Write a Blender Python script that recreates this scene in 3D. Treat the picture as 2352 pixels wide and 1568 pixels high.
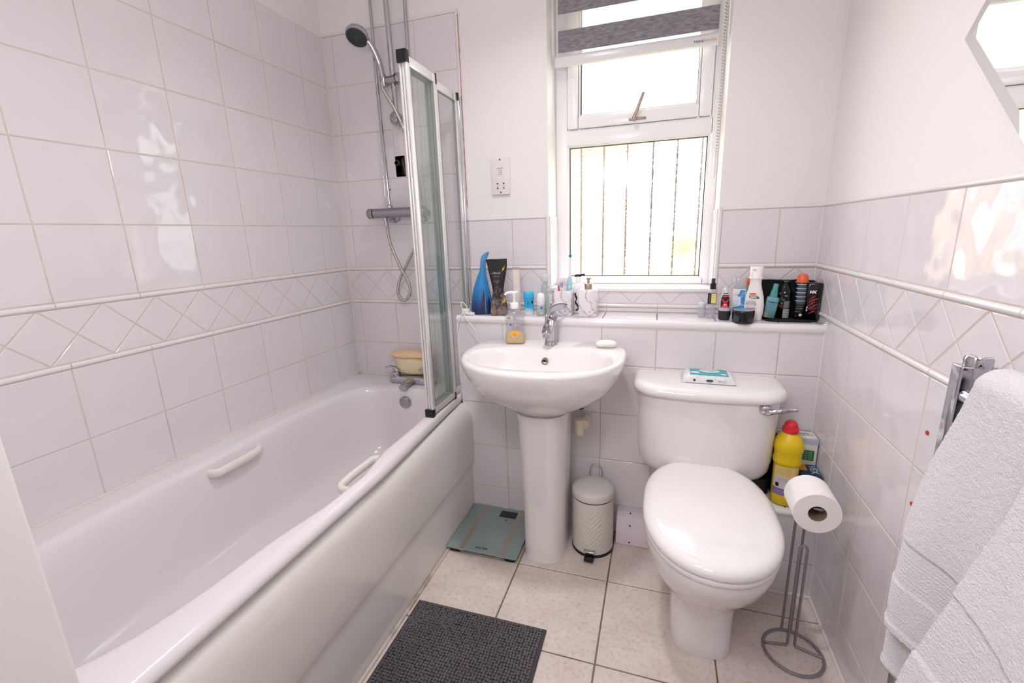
import bpy, bmesh, math, random
from mathutils import Vector, Matrix, noise
from mathutils.bvhtree import BVHTree
from mathutils.geometry import tessellate_polygon
random.seed(7)
PI = math.pi
scene = bpy.context.scene
for o in list(bpy.data.objects): bpy.data.objects.remove(o)
C = scene.collection

# ------------------------------------------------------------------ camera, world, lights, exposure
cd = bpy.data.cameras.new('camera'); cam = bpy.data.objects.new('camera', cd); C.objects.link(cam)
R = ((0.95153532, -0.30457166, -0.04262213), (0.30595387, 0.9234389, 0.2316308), (-0.03118925, -0.23344529, 0.9718696))
m = Matrix.Identity(4)
for i in range(3):
    m[i][0] = R[i][0]; m[i][1] = R[i][2]; m[i][2] = -R[i][1]
m.translation = (1.44529155, -1.86399631, 1.22737877)
cam.matrix_world = m
cd.sensor_width = 36; cd.lens = 36*1031.73/2352; cd.clip_start = .01
scene.camera = cam
w = bpy.data.worlds.new('sky'); scene.world = w; w.use_nodes = True
bg = w.node_tree.nodes['Background']; bg.inputs[0].default_value = (.985, .98, 1.0, 1); bg.inputs[1].default_value = 5.7
def area(name, loc, rot, sx, sy, power, col=(1, 1, 1), spread=PI):
    l = bpy.data.lights.new(name, 'AREA'); l.shape = 'RECTANGLE'; l.size = sx; l.size_y = sy; l.energy = power; l.color = col; l.spread = spread
    o = bpy.data.objects.new(name, l); C.objects.link(o); o.location = loc; o.rotation_euler = rot
    return o
sun = bpy.data.lights.new('sun', 'SUN'); sun.energy = 4; sun.angle = .1; sun.color = (1, .96, .9)
so = bpy.data.objects.new('sun', sun); C.objects.link(so); so.rotation_euler = (math.radians(-62), 0, math.radians(-150)); so.location = (0, 4, 4)
portal = area('window_portal', (1.325, .24, 1.65), (PI/2, 0, 0), .62, 1.28, 1); portal.data.cycles.is_portal = True
portal.rotation_euler = (-PI/2, 0, 0)
area('floor_fill_light', (1.1, -.75, 2.385), (0, 0, 0), .12, .12, 6, (.985, .965, 1), 2.2)  # unseen fill added under the ceiling to brighten the floor and low parts
gl_ = bpy.data.lights.new('room_fill_light', 'POINT'); gl_.energy = 13; gl_.shadow_soft_size = .12; gl_.color = (.985, .965, 1)  # added fill globe, hung mid-room without a fitting, to even out the walls
glo = bpy.data.objects.new('room_fill_light', gl_); C.objects.link(glo); glo.location = (1.12, -1.5, 1.65)
area('hall_fill_light', (1.3, -2.45, 2.33), (0, 0, 0), .5, .5, 12, (.985, .965, 1))  # fill added in the unseen hall, lifts the surfaces facing the camera
vs = scene.view_settings
vs.view_transform = 'Standard'; vs.look = 'None'; vs.gamma = 1; vs.use_curve_mapping = False; vs.exposure = -0.13
scene.cycles.transparent_max_bounces = 32

# ------------------------------------------------------------------ materials
def lin(h):
    if isinstance(h, str):
        h = h.lstrip('#'); h = [int(h[i:i+2], 16)/255 for i in (0, 2, 4)]
    return tuple((c/12.92 if c <= .04045 else ((c+.055)/1.055)**2.4) for c in h)+(1,)
MATS = {}
def mat(name, col='#ffffff', rough=.5, metal=0, spec=.5, coat=0, bump=None, trans=0, sss=0, var=None):
    """bump=(scale, strength, distance, detail); var=(scale, colour2, lo, hi)"""
    if name in MATS: return MATS[name]
    M = bpy.data.materials.new(name); M.use_nodes = True; nt = M.node_tree; b = nt.nodes['Principled BSDF']
    b.inputs['Base Color'].default_value = lin(col); b.inputs['Roughness'].default_value = rough; b.inputs['Metallic'].default_value = metal
    b.inputs['Specular IOR Level'].default_value = spec; b.inputs['Coat Weight'].default_value = coat; b.inputs['Coat Roughness'].default_value = .04
    b.inputs['Transmission Weight'].default_value = trans
    if sss: b.inputs['Subsurface Weight'].default_value = sss; b.inputs['Subsurface Radius'].default_value = (.004, .003, .002)
    tc = nt.nodes.new('ShaderNodeTexCoord')
    if bump:
        n = nt.nodes.new('ShaderNodeTexNoise'); n.inputs['Scale'].default_value = bump[0]; n.inputs['Detail'].default_value = bump[3] if len(bump) > 3 else 2
        nt.links.new(tc.outputs['Object'], n.inputs['Vector'])
        bp = nt.nodes.new('ShaderNodeBump'); bp.inputs['Strength'].default_value = bump[1]; bp.inputs['Distance'].default_value = bump[2]
        nt.links.new(n.outputs['Fac'], bp.inputs['Height']); nt.links.new(bp.outputs[0], b.inputs['Normal'])
    if var:
        n = nt.nodes.new('ShaderNodeTexNoise'); n.inputs['Scale'].default_value = var[0]; n.inputs['Detail'].default_value = 6; n.inputs['Roughness'].default_value = .6
        nt.links.new(tc.outputs['Object'], n.inputs['Vector'])
        cr = nt.nodes.new('ShaderNodeValToRGB'); cr.color_ramp.elements[0].position = var[2]; cr.color_ramp.elements[1].position = var[3]
        cr.color_ramp.elements[0].color = lin(col); cr.color_ramp.elements[1].color = lin(var[1])
        nt.links.new(n.outputs['Fac'], cr.inputs[0]); nt.links.new(cr.outputs[0], b.inputs['Base Color'])
    MATS[name] = M; return M
def ramp_mat(name, stops, axis=2, scale=1, off=0, rough=.3, noise_amt=0, nscale=20, spec=.5, metal=0, const=False):
    """colour printed along an object axis"""
    M = mat(name, '#888888', rough, metal, spec); nt = M.node_tree; b = nt.nodes['Principled BSDF']
    tc = nt.nodes.new('ShaderNodeTexCoord'); sp = nt.nodes.new('ShaderNodeSeparateXYZ'); nt.links.new(tc.outputs['Object'], sp.inputs[0])
    ma = nt.nodes.new('ShaderNodeMath'); ma.operation = 'MULTIPLY_ADD'; ma.inputs[1].default_value = scale; ma.inputs[2].default_value = off
    nt.links.new(sp.outputs[axis], ma.inputs[0]); src = ma.outputs[0]
    if noise_amt:
        n = nt.nodes.new('ShaderNodeTexNoise'); n.inputs['Scale'].default_value = nscale; n.inputs['Detail'].default_value = 6; nt.links.new(tc.outputs['Object'], n.inputs['Vector'])
        m2 = nt.nodes.new('ShaderNodeMath'); m2.operation = 'MULTIPLY_ADD'; m2.inputs[1].default_value = noise_amt; nt.links.new(n.outputs['Fac'], m2.inputs[0]); nt.links.new(src, m2.inputs[2]); src = m2.outputs[0]
    cr = nt.nodes.new('ShaderNodeValToRGB'); e = cr.color_ramp.elements
    if const: cr.color_ramp.interpolation = 'CONSTANT'
    while len(e) < len(stops): e.new(.5)
    for k, (p, c) in enumerate(stops): e[k].position = p; e[k].color = lin(c)
    nt.links.new(src, cr.inputs[0]); nt.links.new(cr.outputs[0], b.inputs['Base Color'])
    return M
def clear_mat(name, tint='#ffffff', gloss=1.0, rough=.02, opac=0.0, opcol='#ffffff', ior=1.45):
    """thin clear plastic or glass: see-through, with a fresnel reflection"""
    if name in MATS: return MATS[name]
    M = bpy.data.materials.new(name); M.use_nodes = True; nt = M.node_tree; nt.nodes.clear()
    out = nt.nodes.new('ShaderNodeOutputMaterial'); tr = nt.nodes.new('ShaderNodeBsdfTransparent'); tr.inputs[0].default_value = lin(tint)
    gl = nt.nodes.new('ShaderNodeBsdfGlossy'); gl.inputs['Roughness'].default_value = rough
    fr = nt.nodes.new('ShaderNodeFresnel'); fr.inputs[0].default_value = ior
    mx = nt.nodes.new('ShaderNodeMixShader'); last = tr.outputs[0]
    if opac:
        df = nt.nodes.new('ShaderNodeBsdfDiffuse'); df.inputs[0].default_value = lin(opcol); m2 = nt.nodes.new('ShaderNodeMixShader'); m2.inputs[0].default_value = opac
        nt.links.new(tr.outputs[0], m2.inputs[1]); nt.links.new(df.outputs[0], m2.inputs[2]); last = m2.outputs[0]
    ge = nt.nodes.new('ShaderNodeNewGeometry'); iv_ = nt.nodes.new('ShaderNodeMath'); iv_.operation = 'SUBTRACT'; iv_.inputs[0].default_value = 1; nt.links.new(ge.outputs['Backfacing'], iv_.inputs[1])
    mu = nt.nodes.new('ShaderNodeMath'); mu.operation = 'MULTIPLY'; nt.links.new(fr.outputs[0], mu.inputs[0]); nt.links.new(iv_.outputs[0], mu.inputs[1])
    nt.links.new(mu.outputs[0], mx.inputs[0]); nt.links.new(last, mx.inputs[1]); nt.links.new(gl.outputs[0], mx.inputs[2]); nt.links.new(mx.outputs[0], out.inputs[0])
    MATS[name] = M; return M

paint = mat('white_paint', '#f2edec', .6, bump=(180, .05, .001))
paint_gloss = mat('white_gloss_paint', '#f2efec', .3)
tile = mat('white_tile_glaze', '#e7e1e4', .07, spec=.55, bump=(14, .5, .007, .6))
grout = mat('tile_grout', '#d9ccc0', .9, var=(7, '#c0a995', .5, .8))
railm = mat('tile_rail_glaze', '#ece7e7', .08)
ceramic = mat('white_ceramic', '#efebe9', .06, spec=.55, coat=.3)
acrylic = mat('white_acrylic', '#eae4e6', .12, spec=.5)
panelm = mat('bath_panel_acrylic', '#e9e5df', .1)
chrome = mat('chrome', '#bdbec4', .06, 1)
satin = mat('satin_chrome', '#a6a7ac', .22, 1)
alu = mat('white_aluminium', '#e8e6e4', .25, .35)
silver = mat('polished_aluminium', '#d6d6da', .15, 1)
black = mat('black_plastic', '#0b0b0c', .35)
blackfab = mat('black_fabric', '#070708', .85, bump=(300, .3, .001))
whitep = mat('white_plastic', '#f3f0ee', .3)
pinkp = mat('off_white_duct_plastic', '#eadfe6', .35)
pvc = mat('white_window_pvc', '#fbf9f9', .25)
glassm = clear_mat('screen_glass', '#fcfefd', ior=1.6)
clearp = clear_mat('clear_plastic', '#f2f2f4', opac=.10, opcol='#e9e9ee', rough=.05)
milky = clear_mat('milky_plastic', '#f4f4f4', opac=.45, opcol='#f4f2f2', rough=.15)
dark = mat('dark_hole', '#2a1f17', .9, var=(60, '#0b0806', .35, .6))
brass = mat('old_brass', '#7d6a48', .4, .8)
ink = mat('black_print', '#17171a', .5)
inkw = mat('white_print', '#f2f2f2', .5)

# ------------------------------------------------------------------ mesh helpers
class B:
    def __init__(s): s.bm = bmesh.new()
    def add(s, vs, fs):
        v = [s.bm.verts.new(p) for p in vs]
        for f in fs:
            try: s.bm.faces.new([v[i] for i in f])
            except ValueError: pass
        return v
    def box(s, x0, y0, z0, x1, y1, z1, bev=0, seg=2, M=None):
        vs = [(x, y, z) for z in (z0, z1) for y in (y0, y1) for x in (x0, x1)]
        v = s.add(vs, [(0, 2, 3, 1), (4, 5, 7, 6), (0, 1, 5, 4), (2, 6, 7, 3), (0, 4, 6, 2), (1, 3, 7, 5)])
        if M: bmesh.ops.transform(s.bm, matrix=M, verts=v)
        if bev:
            es = set(e for q in v for e in q.link_edges)
            bmesh.ops.bevel(s.bm, geom=list(es), offset=bev, segments=seg, profile=.5, affect='EDGES', clamp_overlap=True)
        return s
    def loft(s, rings, cap0=True, cap1=True, closed=True):
        n = len(rings[0]); vs = [p for r in rings for p in r]; fs = []
        for k in range(len(rings)-1):
            for i in range(n if closed else n-1):
                j = (i+1) % n; fs.append((k*n+i, k*n+j, (k+1)*n+j, (k+1)*n+i))
        v = s.add(vs, fs)
        if cap0: s.bm.faces.new(v[:n][::-1])
        if cap1: s.bm.faces.new(v[-n:])
        return s
    def lathe(s, prof, n=32, M=None, cap0=True, cap1=True):
        rings = [[Vector((r*math.cos(2*PI*i/n), r*math.sin(2*PI*i/n), z)) for i in range(n)] for r, z in prof]
        if M: rings = [[M @ p for p in r] for r in rings]
        return s.loft(rings, cap0, cap1)
    def cyl(s, p0, p1, r, n=24, r1=None):
        return s.tube([p0, p1], [r, r if r1 is None else r1], n)
    def tube(s, path, r, n=12, closed=False, caps=True, flat=None):
        P = [Vector(p) for p in path]; N = len(P); rings = []
        rr = r if isinstance(r, (list, tuple)) else [r]*N
        nrm = None
        for i in range(N):
            if closed: t = P[(i+1) % N]-P[i-1]
            else: t = P[min(i+1, N-1)]-P[max(i-1, 0)]
            t.normalize()
            if nrm is None:
                a = Vector((0, 0, 1)) if abs(t.z) < .9 else Vector((1, 0, 0)); nrm = (a-t*a.dot(t)).normalized()
            else: nrm = (nrm-t*nrm.dot(t)).normalized()
            bi = t.cross(nrm); fl = flat or 1
            rings.append([P[i]+(nrm*math.cos(2*PI*k/n)*fl+bi*math.sin(2*PI*k/n))*rr[i] for k in range(n)])
        if closed: rings.append(rings[0])
        return s.loft(rings, caps and not closed, caps and not closed)
    def sphere(s, c, rx, ry=None, rz=None, n=20, M=None):
        ry = ry or rx; rz = rz or rx
        prof = [(math.sin(PI*k/n), -math.cos(PI*k/n)) for k in range(1, n)]
        T = Matrix.Translation(c) @ (M or Matrix.Identity(4)) @ Matrix.Diagonal((rx, ry, rz, 1))
        return s.lathe(prof, n*2, T)
    def prism(s, pts, f0, f1):
        n = len(pts); vs = [f0(*p) for p in pts]+[f1(*p) for p in pts]
        v = s.add(vs, [(i, (i+1) % n, n+(i+1) % n, n+i) for i in range(n)])
        s.bm.faces.new(v[:n][::-1]); s.bm.faces.new(v[n:]); return s
def obj(name, b, mt, parent=None, smooth=35, M=None, weld=True):
    bm = b.bm
    if M: bmesh.ops.transform(bm, matrix=M, verts=bm.verts)
    if weld: bmesh.ops.remove_doubles(bm, verts=bm.verts, dist=1e-6)
    bmesh.ops.recalc_face_normals(bm, faces=bm.faces)
    me = bpy.data.meshes.new(name); bm.to_mesh(me); bm.free()
    for q in (mt if isinstance(mt, list) else [mt]): me.materials.append(q)
    if smooth:
        me.polygons.foreach_set('use_smooth', [True]*len(me.polygons)); me.set_sharp_from_angle(angle=math.radians(smooth))
    o = bpy.data.objects.new(name, me); C.objects.link(o)
    if parent: o.parent = parent
    return o
def tag(o, label, cat, group=None):
    o['label'] = label; o['category'] = cat
    if group: o['group'] = group
    return o
def thing(name, label, cat, loc=(0, 0, 0), rz=0, group=None):
    o = bpy.data.objects.new(name, None); C.objects.link(o); o.location = loc; o.rotation_euler = (0, 0, rz); o.empty_display_size = .05
    return tag(o, label, cat, group)
def struct(o): o['kind'] = 'structure'; return o
def sring(z, rx, ry, n=2, N=40, cx=0, cy=0):
    """superellipse ring"""
    out = []
    for i in range(N):
        a = 2*PI*i/N; c, s = math.cos(a), math.sin(a)
        out.append(Vector((cx+rx*math.copysign(abs(c)**(2/n), c), cy+ry*math.copysign(abs(s)**(2/n), s), z)))
    return out
def bottle(prof, N=40):
    """prof rows: (z, rx, ry, n[, cx, cy])"""
    b = B(); b.loft([sring(p[0], p[1], p[2], p[3], N, *(p[4:6] if len(p) > 4 else (0, 0))) for p in prof]); return b
def spline(pts, k=8, closed=False):
    P = [Vector(p) for p in pts]; out = []; N = len(P)
    for i in range(N if closed else N-1):
        g = (lambda j: P[j % N]) if closed else (lambda j: P[max(0, min(N-1, j))])
        p0, p1, p2, p3 = g(i-1), g(i), g(i+1), g(i+2)
        for q in range(k):
            t = q/k; out.append(.5*((2*p1)+(-p0+p2)*t+(2*p0-5*p1+4*p2-p3)*t*t+(-p0+3*p1-3*p2+p3)*t**3))
    if not closed: out.append(P[-1])
    return out
# printed shapes and lettering laid onto a surface (local front is -y unless another axis is given)
def text_polys(s, size, cx=0, cz=0, bold=0, shear=0, sx=1, rot=0):
    cu = bpy.data.curves.new('letters', 'FONT'); cu.body = s; cu.size = size; cu.align_x = 'CENTER'; cu.align_y = 'CENTER'; cu.offset = bold; cu.shear = shear; cu.resolution_u = 3; cu.fill_mode = 'FRONT'
    ob = bpy.data.objects.new('letters', cu); me = bpy.data.meshes.new_from_object(ob)
    c, si = math.cos(rot), math.sin(rot)
    V = [(v.co.x*sx, v.co.y) for v in me.vertices]; V = [(x*c-y*si+cx, x*si+y*c+cz) for x, y in V]; F = [tuple(p.vertices) for p in me.polygons]
    bpy.data.meshes.remove(me); bpy.data.objects.remove(ob); bpy.data.curves.remove(cu)
    return V, F
def shape_polys(pts):
    t = tessellate_polygon([[Vector((x, z, 0)) for x, z in pts]]); return [tuple(p) for p in pts], [tuple(f) for f in t]
def rect(x0, z0, x1, z1): return [(x0, z0), (x1, z0), (x1, z1), (x0, z1)]
def ell(cx, cz, rx, rz, n=24): return [(cx+rx*math.cos(2*PI*i/n), cz+rz*math.sin(2*PI*i/n)) for i in range(n)]
def decal(name, parent, target, polys, mt, off=.0005, axis='y', fine=.006):
    """polys: list of (verts2d, faces). target: object whose mesh is hit (same local frame)."""
    bm0 = bmesh.new(); bm0.from_mesh(target.data); tr = BVHTree.FromBMesh(bm0)
    t0 = bmesh.new()
    for V, F in polys:
        vv = [t0.verts.new((x, 0, z)) for x, z in V]
        for f in F:
            try: t0.faces.new([vv[i] for i in f])
            except ValueError: pass
    bmesh.ops.triangulate(t0, faces=t0.faces); stack = [[(v.co.x, v.co.z) for v in f.verts] for f in t0.faces]; t0.free()
    b = B(); bm = b.bm; f2 = fine*fine
    while stack:
        t = stack.pop(); l = [(t[i][0]-t[(i+1) % 3][0])**2+(t[i][1]-t[(i+1) % 3][1])**2 for i in range(3)]; k = l.index(max(l))
        if l[k] > f2:
            p, q, r = t[k], t[(k+1) % 3], t[(k+2) % 3]; mid = ((p[0]+q[0])/2, (p[1]+q[1])/2); stack.append([p, mid, r]); stack.append([mid, q, r])
        else: bm.faces.new([bm.verts.new((x, 0, z)) for x, z in t])
    for v in bm.verts:
        x, z = v.co.x, v.co.z
        if axis == 'y': o, d = Vector((x, -1, z)), Vector((0, 1, 0))
        elif axis == 'z': o, d = Vector((x, z, 2)), Vector((0, 0, -1))
        elif axis == 'x': o, d = Vector((-1, x, z)), Vector((1, 0, 0))
        h = tr.ray_cast(o, d)
        if h[0] is None: h = tr.find_nearest(o+d*.98)
        v.co = h[0]-d*off
    bm0.free()
    return obj(name, b, mt, parent, 60)

# ------------------------------------------------------------------ room shell
W = 1.9786; YF = -1.72; ZC = 2.4; P_ = .1995
WX0, WX1, WZ0, WZ1 = 1.006, 1.645, 1.0, 2.3     # window opening
BX0, BY, BZ = .65, -.1715, .902                 # boxing under the ledge
HX0, HX1, HZ0, HZ1 = .314, .362, 1.488, 1.574   # broken hole behind the shower
ZR = [.7233, .5238, .3243, .1248]
ZT, ZU, ZL = 1.285, 1.0848, .928
def clip(poly, x0, x1, y0, y1):
    for ax, val, sg in ((0, x0, 1), (0, x1, -1), (1, y0, 1), (1, y1, -1)):
        out = []
        for i in range(len(poly)):
            a, b = poly[i-1], poly[i]; da, db = sg*(a[ax]-val), sg*(b[ax]-val)
            if (da >= 0) != (db >= 0):
                t = da/(da-db); out.append((a[0]+t*(b[0]-a[0]), a[1]+t*(b[1]-a[1])))
            if db >= 0: out.append(b)
        poly = out
        if len(poly) < 3: return []
    return poly
def inset(poly, d):
    a = sum(poly[i-1][0]*poly[i][1]-poly[i][0]*poly[i-1][1] for i in range(len(poly)))
    if a < 0: poly = poly[::-1]
    q = [p for i, p in enumerate(poly) if math.hypot(p[0]-poly[i-1][0], p[1]-poly[i-1][1]) > 1e-5]
    n = len(q)
    if n < 3 or abs(a)/2 < 1e-4: return None
    out = []
    for i in range(n):
        p0, p1, p2 = q[i-1], q[i], q[(i+1) % n]
        def nr(a, b):
            l = math.hypot(b[0]-a[0], b[1]-a[1]); return (-(b[1]-a[1])/l, (b[0]-a[0])/l)
        n1, n2 = nr(p0, p1), nr(p1, p2); k = 1+n1[0]*n2[0]+n1[1]*n2[1]
        if k < .15: return None
        out.append((p1[0]+d*(n1[0]+n2[0])/k, p1[1]+d*(n1[1]+n2[1])/k))
    a2 = sum(out[i-1][0]*out[i][1]-out[i][0]*out[i-1][1] for i in range(n))
    return out if a2 > 0 else None
def tiles(b, polys, f, gap=.0016, th=.0022):
    for p in polys:
        q0 = inset(p, gap)
        if not q0: continue
        q1 = inset(p, gap+.0014)
        if not q1 or len(q1) != len(q0): continue
        n = len(q0); tx, ty = random.uniform(-.0012, .0012), random.uniform(-.0012, .0012)
        mx, my = sum(x for x, y in q0)/n, sum(y for x, y in q0)/n
        h = lambda x, y: th+tx*(x-mx)+ty*(y-my)
        vs = [f(x, y, 0) for x, y in q0]+[f(x, y, h(x, y)*.6) for x, y in q0]+[f(x, y, h(x, y)) for x, y in q1]
        fs = [(i, (i+1) % n, n+(i+1) % n, n+i) for i in range(n)]+[(n+i, n+(i+1) % n, 2*n+(i+1) % n, 2*n+i) for i in range(n)]+[tuple(range(2*n, 3*n))]
        b.add(vs, fs)
def grid(xs, ys): return [rect(xs[i], ys[j], xs[i+1], ys[j+1]) for i in range(len(xs)-1) for j in range(len(ys)-1)]
def diamonds(x0, x1, ph, z0, z1):
    zc, h = (z0+z1)/2, (z1-z0)/2; p = .141; out = []; k = math.floor((x0-ph)/p)-1
    while ph+k*p < x1+p:
        x = ph+k*p
        for q in ([(x, z0), (x+p/2, zc), (x, z1), (x-p/2, zc)], [(x, z1), (x+p/2, zc), (x+p, z1)], [(x, z0), (x+p, z0), (x+p/2, zc)]):
            out.append(q)
        k += 1
    return [c for c in (clip(q, x0, x1, z0, z1) for q in out) if c]
def rails(b, segs, z, f, r=.007):
    for a0, a1 in segs:
        n = 8; ring = lambda a: [f(a, z+r*math.cos(PI*k/n), .001+r*.8*math.sin(PI*k/n)) for k in range(n+1)]
        b.loft([ring(a0+.0008), ring(a1-.0008)], True, True, closed=False)
def cuts(a0, a1, ph, p=P_):
    k = math.ceil((a0-ph)/p-1e-6); out = [a0]
    while ph+k*p < a1-1e-6:
        if ph+k*p > a0+1e-6: out.append(ph+k*p)
        k += 1
    return out+[a1]
DZ0, DZ1 = ZL+.0078, ZU-.0078
# left wall
b = B(); b.box(-.1, YF-.08, 0, 0, .08, ZC); wl = struct(obj('wall_left', b, paint, smooth=0))
fL = lambda y, z, d: (d, y, z)
b = B(); b.box(0, YF, .53, .0012, 0, 2.081); obj('tile_grout', b, grout, wl, 0)
ys = cuts(YF, 0, -1.1501-.8); tb = B()
ups = [DZ1+.0156, ZT, ZT+.199, ZT+.398, ZT+.597, 2.081]
tiles(tb, grid(ys, ups), fL); tiles(tb, grid(ys, [.54, ZR[0], DZ0-.0156]), fL)
tiles(tb, diamonds(YF, 0, -.345, DZ0, DZ1), fL); obj('wall_tiles', tb, tile, wl, 30)
rb = B()
for z in (ZU, ZL): rails(rb, list(zip(ys[:-1], ys[1:])), z, fL)
obj('border_rail', rb, railm, wl, 40)
# back wall: backing pieces round the window and the hole
b = B()
def slab(x0, z0, x1, z1): b.box(x0, 0, z0, x1, .3, z1)
slab(-.1, 0, HX0, ZC); slab(HX0, 0, HX1, HZ0); slab(HX0, HZ1, HX1, ZC); slab(HX1, 0, WX0, ZC); slab(WX0, 0, WX1, WZ0-.02); slab(WX0, WZ1, WX1, ZC); slab(WX1, 0, W+.1, ZC)
wb = struct(obj('wall_back', b, paint, smooth=0))
fB = lambda x, z, d: (x, -d, z)
gb = B()
for r in ((0, .53, HX0, 2.083), (HX0, .53, HX1, HZ0), (HX0, HZ1, HX1, 2.083), (HX1, .53, .64, 2.083), (.64, BZ-.03, WX0, ZT), (WX0, BZ-.03, WX1, WZ0), (WX1, BZ-.03, W, ZT)): gb.box(r[0], -.0012, r[1], r[2], .0, r[3])
tb = B(); xs = cuts(0, .638, .0498)
gr = grid(xs, ups)
for p in gr:
    cx0, cx1, cz0, cz1 = p[0][0], p[2][0], p[0][1], p[2][1]
    if cx0 < HX1 and cx1 > HX0 and cz0 < HZ1 and cz1 > HZ0:
        nx = random.uniform
        # broken edges round the hole
        tiles(tb, [[(cx0, cz0), (HX0, cz0), (HX0, HZ0), (HX0-.004, HZ0+.04), (HX0, HZ1), (HX0, cz1), (cx0, cz1)]], fB) if HX0-cx0 > .01 else None
        if cx1-HX1 > .01: tiles(tb, [rect(max(HX1, cx0), cz0, cx1, cz1)], fB)
        a0, a1 = max(cx0, HX0), min(cx1, HX1)
        if HZ0-cz0 > .003: tiles(tb, [rect(a0, cz0, a1, min(HZ0, cz1))], fB, .0004)
        if cz1-HZ1 > .003: tiles(tb, [rect(a0, max(HZ1, cz0), a1, cz1)], fB, .0004)
    else: tiles(tb, [p], fB)
tiles(tb, grid(xs, [.54, ZR[0], DZ0-.0156]), fB); tiles(tb, diamonds(0, .638, .079, DZ0, DZ1), fB)
xr = cuts(BX0, W, .0498)
def outside(polys):
    out = []
    for p in polys:
        for r in ((BX0, WX0-.012, BZ, 9), (WX1+.012, W, BZ, 9), (WX0-.012, WX1+.012, BZ, WZ0-.012)):
            q = clip(p, *r)
            if q: out.append(q)
    return out
tiles(tb, outside(grid(xr, [BZ-.004, DZ0-.0156])), fB); tiles(tb, outside(diamonds(BX0, W, .079, DZ0, DZ1)), fB); tiles(tb, outside(grid(xr, [DZ1+.0156, ZT])), fB)
rb = B()
for z in (ZU, ZL): rails(rb, list(zip(xs[:-1], xs[1:])), z, fB)
sg = lambda a, c: [(max(x, a), min(y, c)) for x, y in zip(xr[:-1], xr[1:]) if min(y, c)-max(x, a) > .004]
rails(rb, sg(BX0, WX0-.012), ZU, fB); rails(rb, sg(WX1+.012, W), ZU, fB); rails(rb, sg(BX0, W), ZL, fB)
# bullnose edging
eb = B(); rails(eb, [(BX0, WX0-.006)], ZT+.0045, fB, .0052); rails(eb, [(WX1+.006, W)], ZT+.0045, fB, .0052)
for x in (WX0-.006, WX1+.006):
    n = 8; ring = lambda z: [(x+.007*math.cos(PI*k/n), -.001-.006*math.sin(PI*k/n), z) for k in range(n+1)]
    eb.loft([ring(BZ+.1), ring(ZT+.012)], True, True, closed=False)
eb.box(.638, -.006, BZ, .648, 0, 2.088, .002); eb.box(0, -.005, 2.081, .648, 0, 2.089, .002)
# boxing below the ledge, with its tiled front and ledge
obj('wall_tiles', tb, tile, wb, 30); obj('tile_grout', gb, grout, wb, 0); obj('border_rail', rb, railm, wb, 40); obj('tile_edging', eb, railm, wb, 40)
tb = B(); eb = B()
xb = B(); xb.box(BX0, BY, 0, W, -.0005, BZ-.008); wx = struct(obj('wall_boxing', xb, grout, smooth=0))
fX = lambda x, z, d: (x, BY-d, z); xc = cuts(BX0, W, 1.2475-3*P_)
tiles(tb, grid(xc, [0, ZR[3], ZR[2], ZR[1], ZR[0], .878]), fX)
fT = lambda x, y, d: (x, y, BZ-.007+d); tiles(tb, grid(cuts(BX0, W, 1.2475-.4), [BY+.002, -.004]), fT, th=.007)
n = 10; ring = lambda x: [(x, BY+.012-.019*math.sin(PI*k/n*.5) if k else BY+.012, BZ-.015+.015*math.cos(PI*k/n*.5)) for k in range(n+1)]+[(x, BY-.007+.002*k, BZ-.024-.003*k) for k in range(3)]
eb.loft([ring(BX0-.004), ring(W)], True, True, closed=False)
eb.box(BX0-.006, BY-.002, .555, BX0+.004, -.001, BZ-.01, .002)
# low step of boxing behind the toilet
xb = B(); xb.box(1.63, -.352, 0, W, BY, .309); obj('wall_tiles', tb, tile, wx, 30); obj('tile_edging', eb, railm, wx, 40); tb = B(); eb = B(); wx = struct(obj('wall_step', xb, grout, smooth=0))
fX2 = lambda x, z, d: (x, -.352-d, z); fT2 = lambda x, y, d: (x, y, .308+d)
tiles(tb, grid(cuts(1.63, W, 1.847-.4), [0, ZR[3], .302]), fX2); tiles(tb, grid(cuts(1.63, W, 1.878-.4), [-.349, BY-.003]), fT2, th=.008)
ring = lambda x: [(x, -.340-.017*math.sin(PI*k/n*.5), .302+.0145*math.cos(PI*k/n*.5)) for k in range(n+1)]+[(x, -.356, .298)]
eb.loft([ring(1.63), ring(W)], True, True, closed=False)
obj('wall_tiles', tb, tile, wx, 30); obj('tile_edging', eb, railm, wx, 40)
sb_ = B()
for k in range(60):
    z = 1.34+k*.0122; a_ = .0011+.0011*noise.noise(Vector((z*40, 1, 2)))
    sb_.box(.6478, -.0052, z, .6484+a_, -.0002, z+.0123)
obj('stained_edge', sb_, mat('rusty_sealant', '#b98d78', .7, var=(60, '#e2d3c8', .5, .7)), wb, 0)
# hole in the shower tiles
hb = B(); hb.box(HX0-.004, .045, HZ0-.004, HX1+.004, .06, HZ1+.004); hb.box(HX0-.003, 0, HZ0-.003, HX0, .05, HZ1+.003); hb.box(HX1, 0, HZ0-.003, HX1+.003, .05, HZ1+.003); hb.box(HX0, 0, HZ0-.003, HX1, .05, HZ0); hb.box(HX0, 0, HZ1, HX1, .05, HZ1+.003)
obj('broken_hole', hb, dark, wb, 0)
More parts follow.
